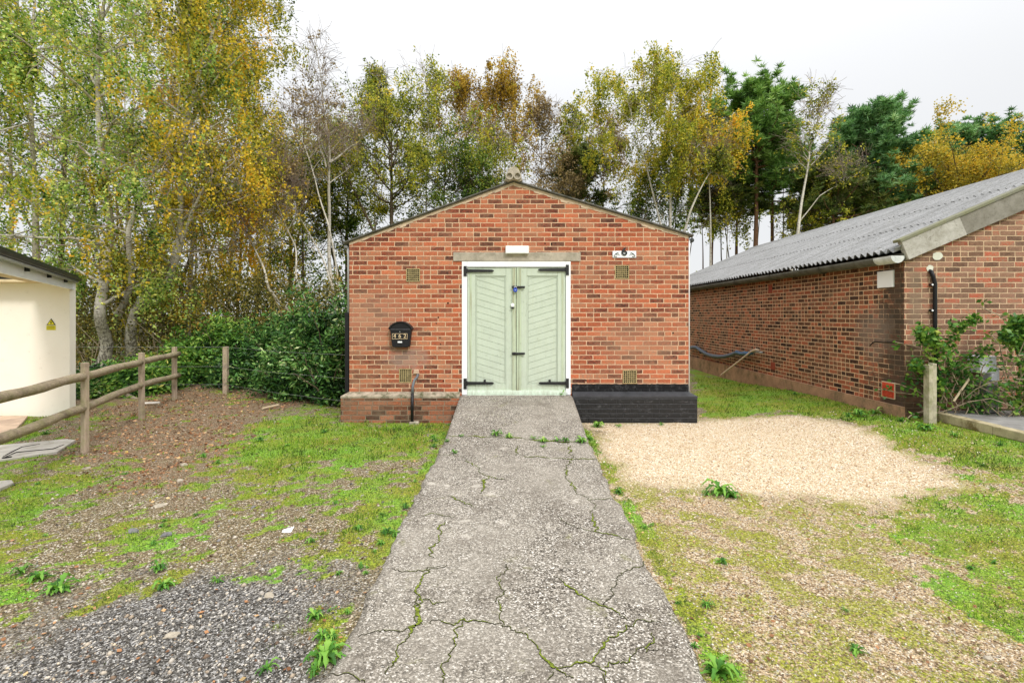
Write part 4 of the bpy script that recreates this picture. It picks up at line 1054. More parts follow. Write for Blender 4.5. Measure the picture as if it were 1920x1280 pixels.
sidebox(1441.5, 1448.5, 535.5, 549.5, .012, m_redb, 'air_brick'); sidebox(1446, 1453.5, 679, 693, .012, m_redb, 'air_brick'); sidebox(1538.5, 1542, 583, 588, .008, m_redb, 'air_brick')
# settlement crack
w = MB()
def sidept(px, py): d = F*RX/(px-968); return (RX-.004, d+CAMY, CAMZ+(590-py)*d/F)
w.tube([sidept(*q) for q in ((1631,648.5),(1636,643),(1641,640.5),(1655,641.5),(1668,641.5),(1678,642))], [.004,.009,.008,.006,.007,.004], 5); w.build('crack', m_dark, B2)
# filler patches on the gable
GS = F/7.38
def gxz(px, py): return ((px-968)/GS, CAMZ+(590-py)/GS)
def blob(px, py, rx, ry, name):
    w = MB(); cx, cz = gxz(px, py); pts = []
    for k in range(18):
        an = 2*math.pi*k/18; j = 1+.25*(random.random()-.5); pts.append((cx+math.cos(an)*rx*j, cz+math.sin(an)*ry*j))
    w.prism(pts, RY-.006, RY-.001); w.build(name, simple('pale_filler', (.66,.66,.55), .9, .12, 14), B2)
blob(1757, 480.5, .075, .062, 'filler_patch'); blob(1743.5, 503.5, .048, .055, 'filler_patch')
# black waste pipe
Q = empty('black_wall_pipe', (6.0, RY, .4), 'thin black pipe clipped down the gable of the right hand building', 'pipe')
w = MB(); q0, q1, q2, q3, q4 = gxz(1743, 508), gxz(1745.5, 519), gxz(1749, 532), gxz(1749, 600), gxz(1752, 764)
w.tube([(q0[0], RY+.0, q0[1]), (q0[0], RY-.03, q0[1]-.01), (q1[0], RY-.04, q1[1]), (q2[0], RY-.04, q2[1]), (q3[0], RY-.04, q3[1]), (q4[0], RY-.04, q4[1])], .026, 12); w.build('pipe', m_blackpl, Q, True)
for py in (534, 582):
    c_ = gxz(1745, py); w = MB(); w.box(c_[0]-.032, c_[0]+.045, RY-.045, RY-.002, c_[1]-.016, c_[1]+.016); cl = w.build('clip', m_blackpl, Q, bevel=.005)
    w = MB(); w.tube([(c_[0]-.012, RY-.052, c_[1]), (c_[0]-.012, RY-.044, c_[1])], .013, 10); w.build('screw_cap', m_white, cl)
# sagging insulated pipe with a loose batten
def sp(px, py, off): d = F*(RX-off)/(px-968); return Vector((RX-off, d+CAMY, CAMZ+(590-py)*d/F))
Q = empty('sagging_pipe', tuple(sp(1340, 668, .1)), 'sagging grey blue hose strung along the side wall', 'hose')
pl = [(1292,652),(1300,651),(1306,651),(1314,657),(1324,663),(1335,667),(1348,668.5),(1360,668),(1370,665.5),(1380,661.5),(1388,662),(1397,664)]
w = MB(); w.tube([sp(a_, b_, .10) for a_, b_ in pl], [.05]*9+[.05,.045,.04], 12); w.build('hose', simple('blue_grey_lagging', (.075,.095,.13), .45, .3, 12, spec=.6), Q, True)
w = MB(); w.tube([sp(1381, 660, .11), sp(1390, 663, .12), sp(1398, 662.5, .11), sp(1404, 663, .10), sp(1412, 661, .09)], [.05,.04,.055,.05,.03], 10); w.build('plastic_wrap', simple('blue_polythene', (.03,.10,.2), .35, .4, 12, spec=.6), Q, True)
w = MB(); w.tube([sp(1408, 658.5, .10), sp(1418, 659.5, .1), sp(1429, 660.5, .09)], [.03,.022,.02], 8); w.build('pale_end', m_greypipe, Q, True)
Q = MB(); a_ = sp(1352, 703, .55); b_ = sp(1408, 659, .16)
Q.tube([a_, b_], .019, 6); Q.tube([b_, sp(1418, 655.5, .15), sp(1423, 656, .14)], [.022,.03,.02], 6)
tag(Q.build('timber_prop', simple('pale_batten', (.60,.47,.33), .8, .15, 20), bevel=.002), 'pale timber batten leaning against the hose on the side wall', 'batten')

# raised concrete pad with kerb by the gable
def pad_z(y): return .315
PADX = 5.87
Q = empty('raised_pad', (PADX, -2.3, .2), 'raised grey concrete pad with a mossy kerb at the right edge', 'concrete pad')
w = MB(); w.box(PADX+.13, 12, -6.2, RY-.001, -.1, .312); w.build('slab', simple('stained_slab', (.26,.25,.235), .9, .3, 3, bumpd=.004, c2=(.13,.125,.11)), Q)
w = MB()
yq = RY-.16
while yq > -6.2:
    ye = yq-.91; w.box(PADX, PADX+.128, ye+.005, yq, .205+.01*random.random(), .322+.006*random.random()); yq = ye
m_kerb = simple('mossy_kerb', (.42,.36,.22), .95, .25, 10, bumpd=.006, c2=(.16,.12,.045))
w.build('kerb', m_kerb, Q, bevel=.012)
w = MB(); w.box(PADX+.03, PADX+.129, -6.2, RY-.16, -.1, .203); w.build('kerb_base', simple('dark_kerb_base', (.12,.115,.095), .95, .3, 6, c2=(.07,.08,.04)), Q)
Q = MB(); Q.prismz([(5.49,-1.72),(5.60,-1.73),(5.61,-1.63),(5.50,-1.62)], .12, .365+.92*.72)
px0, py0 = P(1744, 790, .22)
w = MB(); xw0, xw1 = (1737-968)/137, (1752-968)/137
w.box(xw0, xw0+.055, -1.18, -1.08, .05, CAMZ-(684-590)/137); w.box(xw0+.057, xw1, -1.175, -1.09, .05, CAMZ-(681-590)/137)
tag(w.build('weathered_post', m_oldpost, bevel=.004), 'short weathered timber post with green algae at the corner of the raised pad', 'post')
# white box among the brambles
w = MB(); c0 = gxz(1812, 712); c1 = gxz(1843, 665)
w.box(c0[0], c1[0], RY-.22, RY-.003, c0[1]+.12, c1[1]-.0); w.box(c1[0]-.06, c1[0]+.06, RY-.20, RY-.003, c0[1]-.0, c1[1]-.16)
tag(w.build('meter_box', board('flaking_white', (.78,.79,.84), (.62,.62,.68), .35), bevel=.02), 'flaking white meter box on the gable behind the brambles', 'meter box')
w = MB(); a_ = gxz(1818, 716); b_ = gxz(1850, 712); w.box(a_[0], b_[0]+.02, RY-.26, RY-.003, a_[1]-.02, a_[1]+.02); w.box(a_[0]+.04, b_[0]-.02, RY-.22, RY-.003, .32, a_[1]-.021)
tag(w.build('grey_pedestal', simple('grey_block', (.22,.22,.21), .9, .25, 9), bevel=.006), 'grey concrete block standing under the white meter box', 'block')

# ================================================================== cream shed on the left
E0 = Vector(((137-968)/112, F/112+CAMY)); E1 = Vector((-5.10, 5.05+CAMY)); dE = (E1-E0).normalized()
B3 = empty('cream_shed', (-9, .5, 0), 'cream rendered open shed with a white fascia at the left edge', 'shed')
WYs = F/112.4+CAMY; WXs = (130.5-968)/112.4
w = MB(); w.box(-11.2, WXs, WYs, WYs+.12, -.1, 2.30); w.build('wall', m_render, B3)
E2 = E0+dE*5.6; nE = Vector((-dE.y, dE.x)); nE = nE if nE.x < 0 else -nE
def off(pv, k): return (pv.x+nE.x*k, pv.y+nE.y*k)
def slab(z0, z1, o0, o1, mat, name, ex=0):
    w = MB(); a_ = E0-dE*ex; b_ = E2+dE*ex
    w.prismz([off(a_, o0), off(b_, o0), (b_.x-.75, b_.y), (a_.x-.45, a_.y-.35), (a_.x-3.2, a_.y-.35), (a_.x-3.2, a_.y+.0)] if o1 is None else [off(a_, o0), off(b_, o0), off(b_, o1), off(a_, o1)], z0, z1)  # canopy outline cut back out of view so skylight reaches the wall
    return w.build(name, mat, B3)
zfa = CAMZ+(590-543)/112; zfb = CAMZ+(590-527.5)/112
slab(zfa, zfb, 0, .025, m_white, 'fascia')
w = MB(); bq = E0
w.prismz([(E0.x, E0.y), (E0.x-.0-1.2, E0.y+.001), (E0.x-1.2, E0.y+.03), (E0.x+.01, E0.y+.03)], zfa, zfb); w.build('fascia_return', m_white, B3)
slab(zfb-.03, zfb+.012, .026, None, simple('soffit', (.62,.50,.30), .9, .2, 5), 'soffit')
slab(zfb+.0125, zfb+.055, -.10, None, m_roofedge, 'roof_edge', .10)
slab(zfb+.056, zfb+.10, -.06, None, m_roofmoss, 'roof_felt', .08)
for s_ in (.8, 2.0, 3.2): 
    w = MB(); a_ = E0+dE*s_; w.prismz([off(a_, -.045), off(a_+dE*.04, -.045), off(a_+dE*.04, -.002), off(a_, -.002)], zfb-.06, zfb+.012); w.build('gutter_bracket', m_roofedge, B3)
w = MB(); w.tube([(off(E0, -.05)[0], off(E0, -.05)[1], zfb-.006), (off(E2, -.05)[0], off(E2, -.05)[1], zfb-.006)], .022, 10); w.build('gutter', m_greypipe, B3, True)
w = MB(); w.prismz([P(-600, 783), P(52, 783), P(45, 792), P(8, 830), P(-600, 860)], -.05, .035); w.build('floor', simple('pinkish_concrete', (.52,.38,.27), .9, .2, 4, bumpd=.004, c2=(.36,.26,.19)), B3)
w = MB(); a_ = W(132.5, 655, F/111); w.box(a_[0]-.03, a_[0]+.012, a_[1]-.02, a_[1]+.04, -.05, 1.19)
tag(w.build('timber_stake', simple('orange_timber', (.45,.20,.05), .8, .3, 20)), 'orange brown timber stake beside the cream shed wall', 'stake')
# hazard sign
sx0, sz0 = (95.5-968)/112.4, CAMZ-(607-590)/112.4
Q = empty('warning_sign', (sx0, WYs-.004, sz0), 'small yellow triangular electrical warning sign on the cream wall', 'sign')
m_yel = simple('sign_yellow', (.75,.68,.02), .5, .05, 10); m_signk = simple('sign_black', (.02,.02,.015), .5)
pxm = 1/112.4
def S(px, py): return ((px-968)*pxm, CAMZ-(py-590)*pxm)
w = MB(); a_, b_, c_ = S(96.4,597), S(87.6,609.3), S(104.6,609.3); w.prism([b_, c_, a_], WYs-.006, WYs-.002); w.build('border', m_signk, Q)
w = MB(); a_, b_, c_ = S(96.4,599.4), S(89.6,608.3), S(102.7,608.3); w.prism([b_, c_, a_], WYs-.009, WYs-.0065); w.build('triangle', m_yel, Q)
w = MB(); a0, b0_ = S(87.5,618.5), S(104.6,610.3); w.box(a0[0], b0_[0], WYs-.006, WYs-.002, a0[1], b0_[1]); w.build('text_panel', m_yel, Q)
w = MB(); w.prism([S(97,601.5), S(94.5,605.2), S(96.4,605), S(95.6,607.9), S(98.6,604.2), S(96.8,604.3), S(98,601.5)], WYs-.0105, WYs-.0092)
w.build('lightning_bolt', m_signk, Q)
w = MB(); random.seed(3)
for row in (612.2, 615.6):
    q = 88.6
    while q < 103:
        l_ = .6+.9*random.random(); a0 = S(q, row+.9); b0_ = S(min(q+l_, 103.6), row-.5); w.box(a0[0], b0_[0], WYs-.0075, WYs-.0062, a0[1], b0_[1]); q += l_+.35
w.build('lettering', simple('sign_text', (.22,.17,.02), .6), Q)
# concrete flags
m_flag = simple('paving_concrete', (.46,.43,.38), .9, .15, 7, bumpd=.004, c2=(.30,.27,.22))
w = MB(); w.prismz([P(-200, 845), P(0, 838), P(126, 826), P(142, 828), P(108, 850), P(0, 866), P(-200, 890)], -.05, .028)
o = w.build('cracked_flagstone', m_flag, bevel=.006); tag(o, 'long grey concrete slab with dark cracks lying under the fence rails', 'slab')
w = MB()
for pts in (((5,856),(20,848),(40,838),(75,832)), ((5,858),(30,848),(70,844),(100,841),(120,833))):
    w.tube([(*P(a_, b_, .03), .029) for a_, b_ in pts], [.004,.009,.008,.004] if len(pts) == 4 else [.004,.01,.008,.009,.004], 5)
x_, y_ = P(13, 857, .03); w.tube([(x_, y_, .026), (x_, y_, .032)], .045, 12)
w.build('crack', m_dark, o).location = (0, 0, 0)
w = MB(); w.prismz([P(-60, 912), P(-10, 905), P(22, 903), P(26, 908), P(0, 919), P(-50, 925)], -.05, .022); tag(w.build('small_flagstone', m_flag, bevel=.006), 'small broken concrete slab in the grass at the left edge', 'slab')

# ================================================================== fences
FA = Vector((-5.38, -1.78)); FD = Vector((.397, -1)).normalized()
Q = empty('post_and_rail_fence', (FA.x, FA.y, 0), 'timber post and rail fence with two round rails at the left', 'fence')
def post(px, pyt, pyb, wpx, parent, zb=0., mat=m_post):
    s = (pyb-590)/(CAMZ-zb); x_, y_ = P(px, pyb, zb); wd = wpx/s/2; wf = wd*(.62 if px < 330 else .8); x_ -= wd*.3 if px < 330 else 0
    w = MB(); w.box(x_-wf, x_+wf, y_, y_+2*wf, zb-.3, CAMZ-(pyt-590)/s); return w.build('post', mat, parent, bevel=.006)
post(157.5, 680, 848, 15.5, Q); post(264.5, 661.5, 787, 12.5, Q, -.02); post(326.5, 650.5, 752, 10.8, Q, -.03)
w = MB(); w.box(-3.66, -3.55, -6.2, -6.09, -.3, 1.1); w.build('post', m_post, Q, bevel=.006)
for (z0, r_) in ((.925, .052), (.535, .050)):
    pts = []; k = 0
    for (px, pu, pl) in (((0, 747, 825), (157, 706, 765), (264, 679, 722), (338, 662.5, 702.5))):
        py = pu if z0 > .7 else pl
        d = {0: 4.67, 157: 6.30, 264: 8.33, 338: 10.45}[px]
        s = F/d; pts.append(Vector(((px-968)/s, d+CAMY-.05, CAMZ+(590-py)/s)))
    pts.insert(0, pts[0]+(pts[0]-pts[1])*1.2)
    dn = []
    for i in range(len(pts)-1):
        for t in range(8): dn.append(pts[i].lerp(pts[i+1], t/8)+Vector((0, 0, .006*math.sin(i*8+t))))
    dn.append(pts[-1]); w = MB(); w.tube(dn, [r_*(1+.05*math.sin(i*1.7)) for i in range(len(dn))], 14); w.build('rail', m_rail, Q, True)
Q = empty('wire_fence', (-6.07, 2.4, 0), 'wire strand fence on a single square post in front of the bushes', 'fence')
post(421, 650, 741.5, 10, Q, -.0)
w = MB(); a_, b_ = W(136, 690, 10.7), W(262, 752, 10.4); w.tube([a_, b_], .042, 8); w.build('strut', timber('grey_strut', (.22,.18,.13), (.32,.27,.2), (.2,.22,.07), .3), Q)
m_wire = simple('galvanised_wire', (.26,.27,.26), .5, .1, 20, metal=.5)
for (za, zb) in ((1.03, 1.03), (.63, .65), (.26, .28)):
    w = MB(); c_ = W(421, 700, 10.55)
    pts = [(-9.5, 2.42, za), (-7.04, 2.44, za-.01), (c_[0], 2.38, za), (-4.4, 1.3, (za+zb)/2-.02), (XL-.02, .10, zb+.01)]
    w.tube(pts, .0026, 5); w.build('wire', m_wire, Q)

# stones and litter on the ground
def rock(px, py, size, label, name='stone', mat=None, flat=.5, seed=0):
    rg_ = np.random.default_rng(seed+7); import bmesh
    b = bmesh.new(); bmesh.ops.create_icosphere(b, subdivisions=2, radius=1)
    size *= .82; x_, y_ = P(px, py, .02); zg_ = float(ground_z(x_, y_))-size*.1; sc_ = np.array([1, .7, flat])*size
    for v_ in b.verts:
        k = 1+.35*(fbm(v_.co.x*2+seed*3, v_.co.y*2+v_.co.z*3+seed, 1.2, 2)-.5)*2
        v_.co = Vector((v_.co.x*sc_[0]*k, v_.co.y*sc_[1]*k, v_.co.z*sc_[2]*k))
    bmesh.ops.rotate(b, verts=b.verts, cent=(0,0,0), matrix=Matrix.Rotation(seed*1.3, 3, 'Z'))
    me = bpy.data.meshes.new(name); b.to_mesh(me); b.free(); me.materials.append(mat or m_rockw)
    o = bpy.data.objects.new(name, me); COL.objects.link(o); o.location = (x_, y_, zg_+size*flat*.35)
    return tag(o, label, name if name in ('stone', 'litter') else 'litter', 'loose pale stones on the left of the yard' if name == 'stone' else None)
m_rockw = simple('pale_stone', (.46,.40,.31), .9, .3, 18, bumpd=.008, c2=(.24,.20,.14))
m_rockg = simple('grey_stone', (.17,.165,.165), .9, .2, 14, bumpd=.004)
rock(162, 874, .050, 'pale rounded stone just in front of the nearest fence post', seed=1)
rock(338, 899, .048, 'upper of two cream stones in the brown leaf litter', seed=2)
rock(300, 943, .075, 'flat pale stone, lower and larger of the two in the leaf litter', seed=3, flat=.3)
rock(255, 946, .030, 'tiny pale stone left of the larger flat stone', seed=4)
rock(345, 868, .050, 'knobbly white stone among the rubble in the litter', seed=5, flat=.7)
rock(475, 952, .030, 'small grey stone in the thin grass in the middle of the left yard', mat=m_rockg, seed=6)
rock(250, 992, .055, 'dark grey stone among the moss on the left', mat=m_rockg, seed=7)
rock(312, 1002, .050, 'bluish stone right of the dark grey one', mat=m_rockg, seed=8)
rock(505, 1122, .050, 'flat pale stone in the grey chippings', seed=9, flat=.25)
rock(322, 1192, .048, 'whitish angular stone in the dark chippings', seed=10, flat=.3)
rock(1853, 1230, .030, 'white stone in the moss at the lower right corner', seed=12)
rock(1237, 1117, .014, 'small round blue grey pebble at the right edge of the path', mat=m_rockg, seed=13)
w = MB(); c_ = P(530, 1008, .0)
for (ax_, ay_, bx_, by_, h_) in ((-.06,-.02,.03,.05,.035), (-.01,-.05,.06,.04,.05)):
    w.poly([(c_[0]+ax_, c_[1]+ay_, .02), (c_[0]+bx_, c_[1]+ay_+.01, .025), (c_[0]+bx_+.01, c_[1]+by_, .02+h_), (c_[0]+ax_*.3, c_[1]+by_*.6, .02+h_*.7)])
tag(w.build('scrap_paper', m_white), 'crumpled white paper scrap on the mossy ground', 'litter')
Q = MB(); c_ = P(497, 735, .0)
for i in range(7):
    an = i*.9; Q.poly([(c_[0]+.09*math.cos(an), c_[1]+.06*math.sin(an), .03), (c_[0]+.07*math.cos(an+.9), c_[1]+.05*math.sin(an+.9), .02), (c_[0]+.03*math.cos(an+.5)-.01, c_[1], .16+.03*(i % 2)), (c_[0]+.02*math.cos(an)-.01, c_[1]+.02, .14)])
tag(Q.build('plastic_bag', simple('pale_blue_plastic', (.55,.62,.70), .4, .15, 15)), 'crumpled pale plastic bag lying by the bushes', 'litter')
w = MB(); a_ = P(268, 760); w.tube([(a_[0], a_[1], .04), (a_[0]+.28, a_[1]+.05, .045)], .02, 7); tag(w.build('white_stick', simple('bleached_wood', (.7,.66,.6), .8)), 'bleached white stick on the leaf litter behind the fence', 'stick')
w = MB(); a_ = P(492, 769); b_ = P(522, 763); w.tube([(*a_, .03), (*b_, .04)], .022, 6); tag(w.build('short_log', simple('pale_log', (.5,.4,.27), .85)), 'short pale piece of wood on the bare bank left of the store', 'stick')

# ================================================================== plants
def mk_leaves(name, c, size, rg, mat, parent, tint=None, up=.0, asp=.6, hang=0.):
    """rhombic leaves; size is the half length"""
    n = len(c); a_ = rand_unit(rg, n); a_[:, 2] = a_[:, 2]*(1-up)-hang; a_ /= np.linalg.norm(a_, axis=1)[:, None]
    b_ = np.cross(a_, rand_unit(rg, n)); b_ /= np.linalg.norm(b_, axis=1)[:, None]+1e-6
    s = size*(.65+.7*rg.random(n)); V, Fq = leaf_quads(c, a_*s[:, None], b_*(s*asp)[:, None])
    t = np.repeat(np.clip(tint if tint is not None else rg.random(n), 0, 1), 4)
    return link(name, np_mesh(name, V, Fq, mat, {'tint': t}), parent)
class Tubes:
    def __init__(s): s.V = []; s.F = []; s.n = 0
    def add(s, P_, r, sides=5):
        P_ = np.asarray(P_, float); r = np.broadcast_to(np.asarray(r, float), (len(P_),))
        T = np.gradient(P_, axis=0); T /= np.linalg.norm(T, axis=1)[:, None]+1e-9
        ref = np.array([0.3, .2, 1.]) if abs(T[0, 2]) < .85 else np.array([1., .1, .2])
        U = np.cross(T, ref); U /= np.linalg.norm(U, axis=1)[:, None]+1e-9; Wv = np.cross(T, U)
        an = 2*np.pi*np.arange(sides)/sides
        ring = P_[:, None]+(U[:, None]*np.cos(an)[None, :, None]+Wv[:, None]*np.sin(an)[None, :, None])*r[:, None, None]
        m = len(P_); s.V.append(ring.reshape(-1, 3)); i = np.arange(m-1)[:, None]*sides; k = np.arange(sides)[None]
        k2 = (k+1) % sides
        f = np.stack([i+k, i+k2, i+sides+k2, i+sides+k], -1).reshape(-1, 4)+s.n
        s.F.append(f); s.n += m*sides
    def build(s, name, mat, parent):
        return link(name, np_mesh(name, np.concatenate(s.V), np.concatenate(s.F), mat, smooth=True), parent)
def bpath(rg, p0, d, L, n, grav, jit, straight=0):
    P_ = [np.array(p0, float)]; d = np.array(d, float); st = L/n
    for i in range(n):
        d = d+np.array([0, 0, grav])*st+rg.normal(size=3)*jit; d /= np.linalg.norm(d)+1e-9
        P_.append(P_[-1]+d*st)
    return np.array(P_)
KIND = {
 #        n_prim, len,  elev(lo,hi), grav, sec, seclen, twigs, leaf size, sigma, droop, aspect
 'birch': dict(np=26, L=.26, el=(55, 15), g=-.10, ns=6, sl=.45, sg=-.35, size=.034, sig=.16, droop=.55, tw=3, asp=.7),
 'sparse': dict(np=24, L=.20, el=(64, 42), g=.05, ns=6, sl=.45, sg=.0, size=.036, sig=.12, droop=.15, tw=3, asp=.7),
 'oak':   dict(np=24, L=.34, el=(50, 20), g=.02, ns=7, sl=.5, sg=.10, size=.036, sig=.22, droop=.0, tw=2, asp=.65),
 'pine':  dict(np=36, L=.24, el=(30, 2), g=.10, ns=9, sl=.42, sg=.25, size=.10, sig=.10, droop=-.05, tw=1, asp=.13),
}
tree_count = [0]
def tree(kind, pxb, pxt, dist, top, Rpx, cbase, leafmat, n, label, cat='tree', bark=None, r0=.11, seed=0, mid=None, group=None, lsz=1.0, stems=None, name=None, tint=0., bare=0.):
    K_ = KIND[kind]; rg = np.random.default_rng(1000+seed)
    s = F/dist; y = dist+CAMY
    xb, xt = (pxb-968)/s, (pxt-968)/s; H = CAMZ+(590-top)/s; hb = max(.6, CAMZ+(590-cbase)/s); Rm = Rpx/s
    nm = name or {'birch': 'birch_tree', 'sparse': 'birch_tree', 'oak': 'broadleaf_tree', 'pine': 'pine_tree'}[kind]
    root = empty(nm, (xb, y, 0), label, cat, group)
    bark = bark or {'birch': m_birch, 'sparse': m_birch, 'oak': m_bark, 'pine': m_pinebark}[kind]
    # main stems: list of (x px, y px) points, else a gentle S
    T = Tubes(); TW = Tubes()
    paths = []
    if stems:
        for st in stems:
            pts = np.array([((a_-968)/s, y+.3*math.sin(i*1.7+seed), CAMZ+(590-b_)/s) for i, (a_, b_) in enumerate(st[0])])
            tt = np.linspace(0, len(pts)-1, 24); ii = np.clip(tt.astype(int), 0, len(pts)-2); fr_ = (tt-ii)[:, None]
            paths.append((pts[ii]*(1-fr_)+pts[ii+1]*fr_+np.stack([.03*np.sin(tt*3), .05*np.sin(tt*2.2), 0*tt], 1), st[1]))
    else:
        t = np.linspace(0, 1, 18); wob = (rg.random(4)-.5)
        X_ = xb+(xt-xb)*t**1.2+.25*np.sin(t*5+wob[0]*6)*t*wob[1]; Y_ = y+.8*wob[2]*t+.2*np.sin(t*6+wob[3]*5)*t
        Z_ = -.15+t*(H*.97+.15); paths.append((np.stack([X_, Y_, Z_], 1), r0))
        if kind in ('birch', 'oak') and rg.random() < .6 and Rm > 1.2:
            q = int(5+rg.integers(4)); d0 = np.array([(1 if rg.random() > .5 else -1)*.35, (rg.random()-.5)*.4, 1]); d0 /= np.linalg.norm(d0)
            paths.append((bpath(rg, paths[0][0][q], d0, (H-paths[0][0][q][2])*.85, 12, .03, .03), r0*.55))
    A = []; TW_ = []
    for (pth, rr0) in paths:
        m = len(pth); T.add(pth, rr0*(1-np.linspace(0, 1, m)**1.1*.92)*np.where(np.arange(m) < 1, 1.35, 1), 8)
        z = pth[:, 2]; npi = max(5, int(K_['np']*(1 if pth is paths[0][0] else .6)))
        z0_ = max(hb, z[0]+.15*(z[-1]-z[0])) if not stems or pth is not paths[0][0] else hb
        for i in range(npi):
            u = (i+rg.random())/npi; zz = z0_+(z[-1]-z0_)*u**.9*.985
            k = int(np.clip(np.searchsorted(z, zz), 1, m-1)); f_ = (zz-z[k-1])/(z[k]-z[k-1]+1e-6); p0 = pth[k-1]*(1-f_)+pth[k]*f_
            if kind == 'oak': prof = math.sin(math.pi*(.18+.72*u))**.7
            elif kind == 'pine': prof = (1-u)**.55*(.75+.5*rg.random())+.12
            elif kind == 'sparse': prof = (.5+.5*math.sin(math.pi*(.25+.6*u)))*(1-.5*u)
            else: prof = (.35+.65*math.sin(math.pi*(.2+.65*u)))*(1-.45*u**2)
            L = Rm*prof*(.7+.55*rg.random()); az = i*2.4+rg.random()*.9
            el = R(K_['el'][1]+(K_['el'][0]-K_['el'][1])*u**.8+rg.normal()*8)
            d0 = np.array([math.cos(az)*math.cos(el), math.sin(az)*math.cos(el), math.sin(el)])
            L2 = L/max(.45, math.cos(el)*.9+.1)
            b_ = bpath(rg, p0, d0, L2, 7, K_['g'], .10); rb = rr0*.34*(1-u*.6)*(.6+.4*min(1, L))
            T.add(b_, rb*(1-np.linspace(0, 1, len(b_))*.85), 5)
            A.append(b_[4:]); 
            for j in range(K_['ns']):
                q = 1+int(rg.random()**.8*6); q = min(q, 6); dd = b_[q]-b_[q-1]; dd /= np.linalg.norm(dd)+1e-9
                d1 = dd+rg.normal(size=3)*.65; d1 /= np.linalg.norm(d1)
                sb = bpath(rg, b_[q], d1, L2*K_['sl']*(.5+.7*rg.random()), 5, K_['sg'], .14)
                TW.add(sb, max(.006, rb*.30)*(1-np.linspace(0, 1, 6)*.7), 3); A.append(sb[1:])
                for _ in range(K_['tw']):
                    q2 = 1+int(rg.random()*4); d2 = (sb[q2]-sb[q2-1]); d2 /= np.linalg.norm(d2)+1e-9
                    d2 = d2+rg.normal(size=3)*.7; d2 /= np.linalg.norm(d2)
                    tb = bpath(rg, sb[q2], d2, .25+.45*rg.random(), 3, -1.2 if kind == 'birch' else K_['sg'], .15)
                    TW.add(tb, .0045+.0015*(dist > 20), 3); A.append(tb[1:])
    T.build('trunk', bark, root)
    TW.build('twigs', m_twig if kind in ('birch', 'sparse') else m_bark, root)
    A = np.concatenate(A)
    # clumps: whole boughs fuller or thinner than others
    wgt = np.clip(fbm(A[:, 0]*1.5+seed, A[:, 2]*1.5+A[:, 1]*1.3, 1.1, 3)-(.31 if kind == 'pine' else .37)-bare, .008, 1)**(1.35 if kind == 'pine' else 1.5); wgt /= wgt.sum()
    if kind == 'pine':
        nt = n//26; c = A[rg.choice(len(A), nt, p=wgt)]+rg.normal(size=(nt, 3))*.09
        d = rand_unit(rg, nt*26)*np.array([1, 1, .55]); d[:, 2] += .45; d /= np.linalg.norm(d, axis=1)[:, None]
        cc_ = np.repeat(c, 26, 0); Ln = (.10+.09*rg.random(len(cc_)))*lsz
        b_ = np.cross(d, rand_unit(rg, len(d))); b_ /= np.linalg.norm(b_, axis=1)[:, None]+1e-6
        V, Fq = leaf_quads(cc_+d*(Ln*.8)[:, None], d*Ln[:, None], b_*(.019*lsz*dist/24))
        tn = np.repeat(np.repeat(.0+.55*rg.random(nt), 26)+.50*rg.random(len(cc_))+tint, 4)
        link('crown', np_mesh('crown', V, Fq, leafmat, {'tint': np.clip(tn, 0, 1)}), root)
    else:
        per = 16 if kind == 'birch' else (7 if kind == 'sparse' else 22); m_ = max(1, n//per)
        cb = A[rg.choice(len(A), m_, p=wgt)]+rg.normal(size=(m_, 3))*K_['sig']*.75
        sl_ = K_['droop']*(.4+1.3*rg.random(m_)); sw = rg.normal(size=(m_, 2))*.12; k_ = rg.integers(m_, size=n); u_ = rg.random(n)
        jit = {'birch': .038, 'sparse': .05, 'oak': .085}[kind]*max(1, dist/17)
        c = cb[k_]+rg.normal(size=(n, 3))*jit; c[:, 2] -= sl_[k_]*u_; c[:, :2] += sw[k_]*u_[:, None]
        ctint = (rg.random(m_)-.5)*.45
        tn = -.12+.62*fbm(c[:, 0]+seed*5, c[:, 2]+c[:, 1], 1.1, 3)+.78*rg.random(n)+tint+1.3*ctint[k_]
        o = mk_leaves('crown', c, K_['size']*lsz*max(1, dist/17), rg, leafmat, root, tn, asp=K_['asp'], hang=.3 if kind == 'birch' else 0)
    tree_count[0] += n
    return root
# ---- near birches at the left
tree('birch', 172, 205, 12.2, -170, 175, 600, L_PALE, 32000, 'thick white birch whose trunk is black and fissured at its foot, behind the fence', r0=.14, seed=1, stems=[([(170,700),(190,640),(208,585),(200,500),(190,420),(188,250),(205,60),(210,-160)], .15), ([(206,590),(238,520),(262,430),(285,330),(320,200),(340,40)], .08)])
tree('birch', 232, 420, 12.6, -120, 150, 590, L_YEL, 27200, 'birch leaning right over the bushes with golden foliage', r0=.12, seed=2, tint=-.12, stems=[([(228,690),(250,630),(275,570),(300,530),(330,430),(350,300),(385,120),(430,-100)], .13), ([(300,530),(350,440),(400,350),(440,290)], .06)])
tree('birch', 62, 75, 13.2, -150, 150, 520, L_PALE, 24000, 'pale green birch rising behind the shed roof', r0=.10, seed=3)
tree('birch', -40, -20, 12.0, -150, 150, 480, L_GREENY, 18000, 'birch at the far left edge of the picture', r0=.10, seed=4)
tree('birch', 20, 40, 15.5, -80, 150, 480, L_PALE, 11200, 'slender grey birch behind the pale green one', r0=.08, seed=5)
tree('birch', 112, 130, 16, -120, 150, 500, L_GREENY, 16000, 'dark stemmed birch between the shed and the thick white birch', r0=.10, bark=m_bark, seed=6)
tree('birch', 300, 320, 16.5, -60, 130, 520, L_GREENY, 14400, 'green birch standing straight behind the golden leaning birch', r0=.09, seed=7)
tree('birch', 352, 400, 15, 40, 130, 590, L_YEL, 24000, 'bright yellow birch left of the laurel bushes', r0=.08, seed=8)
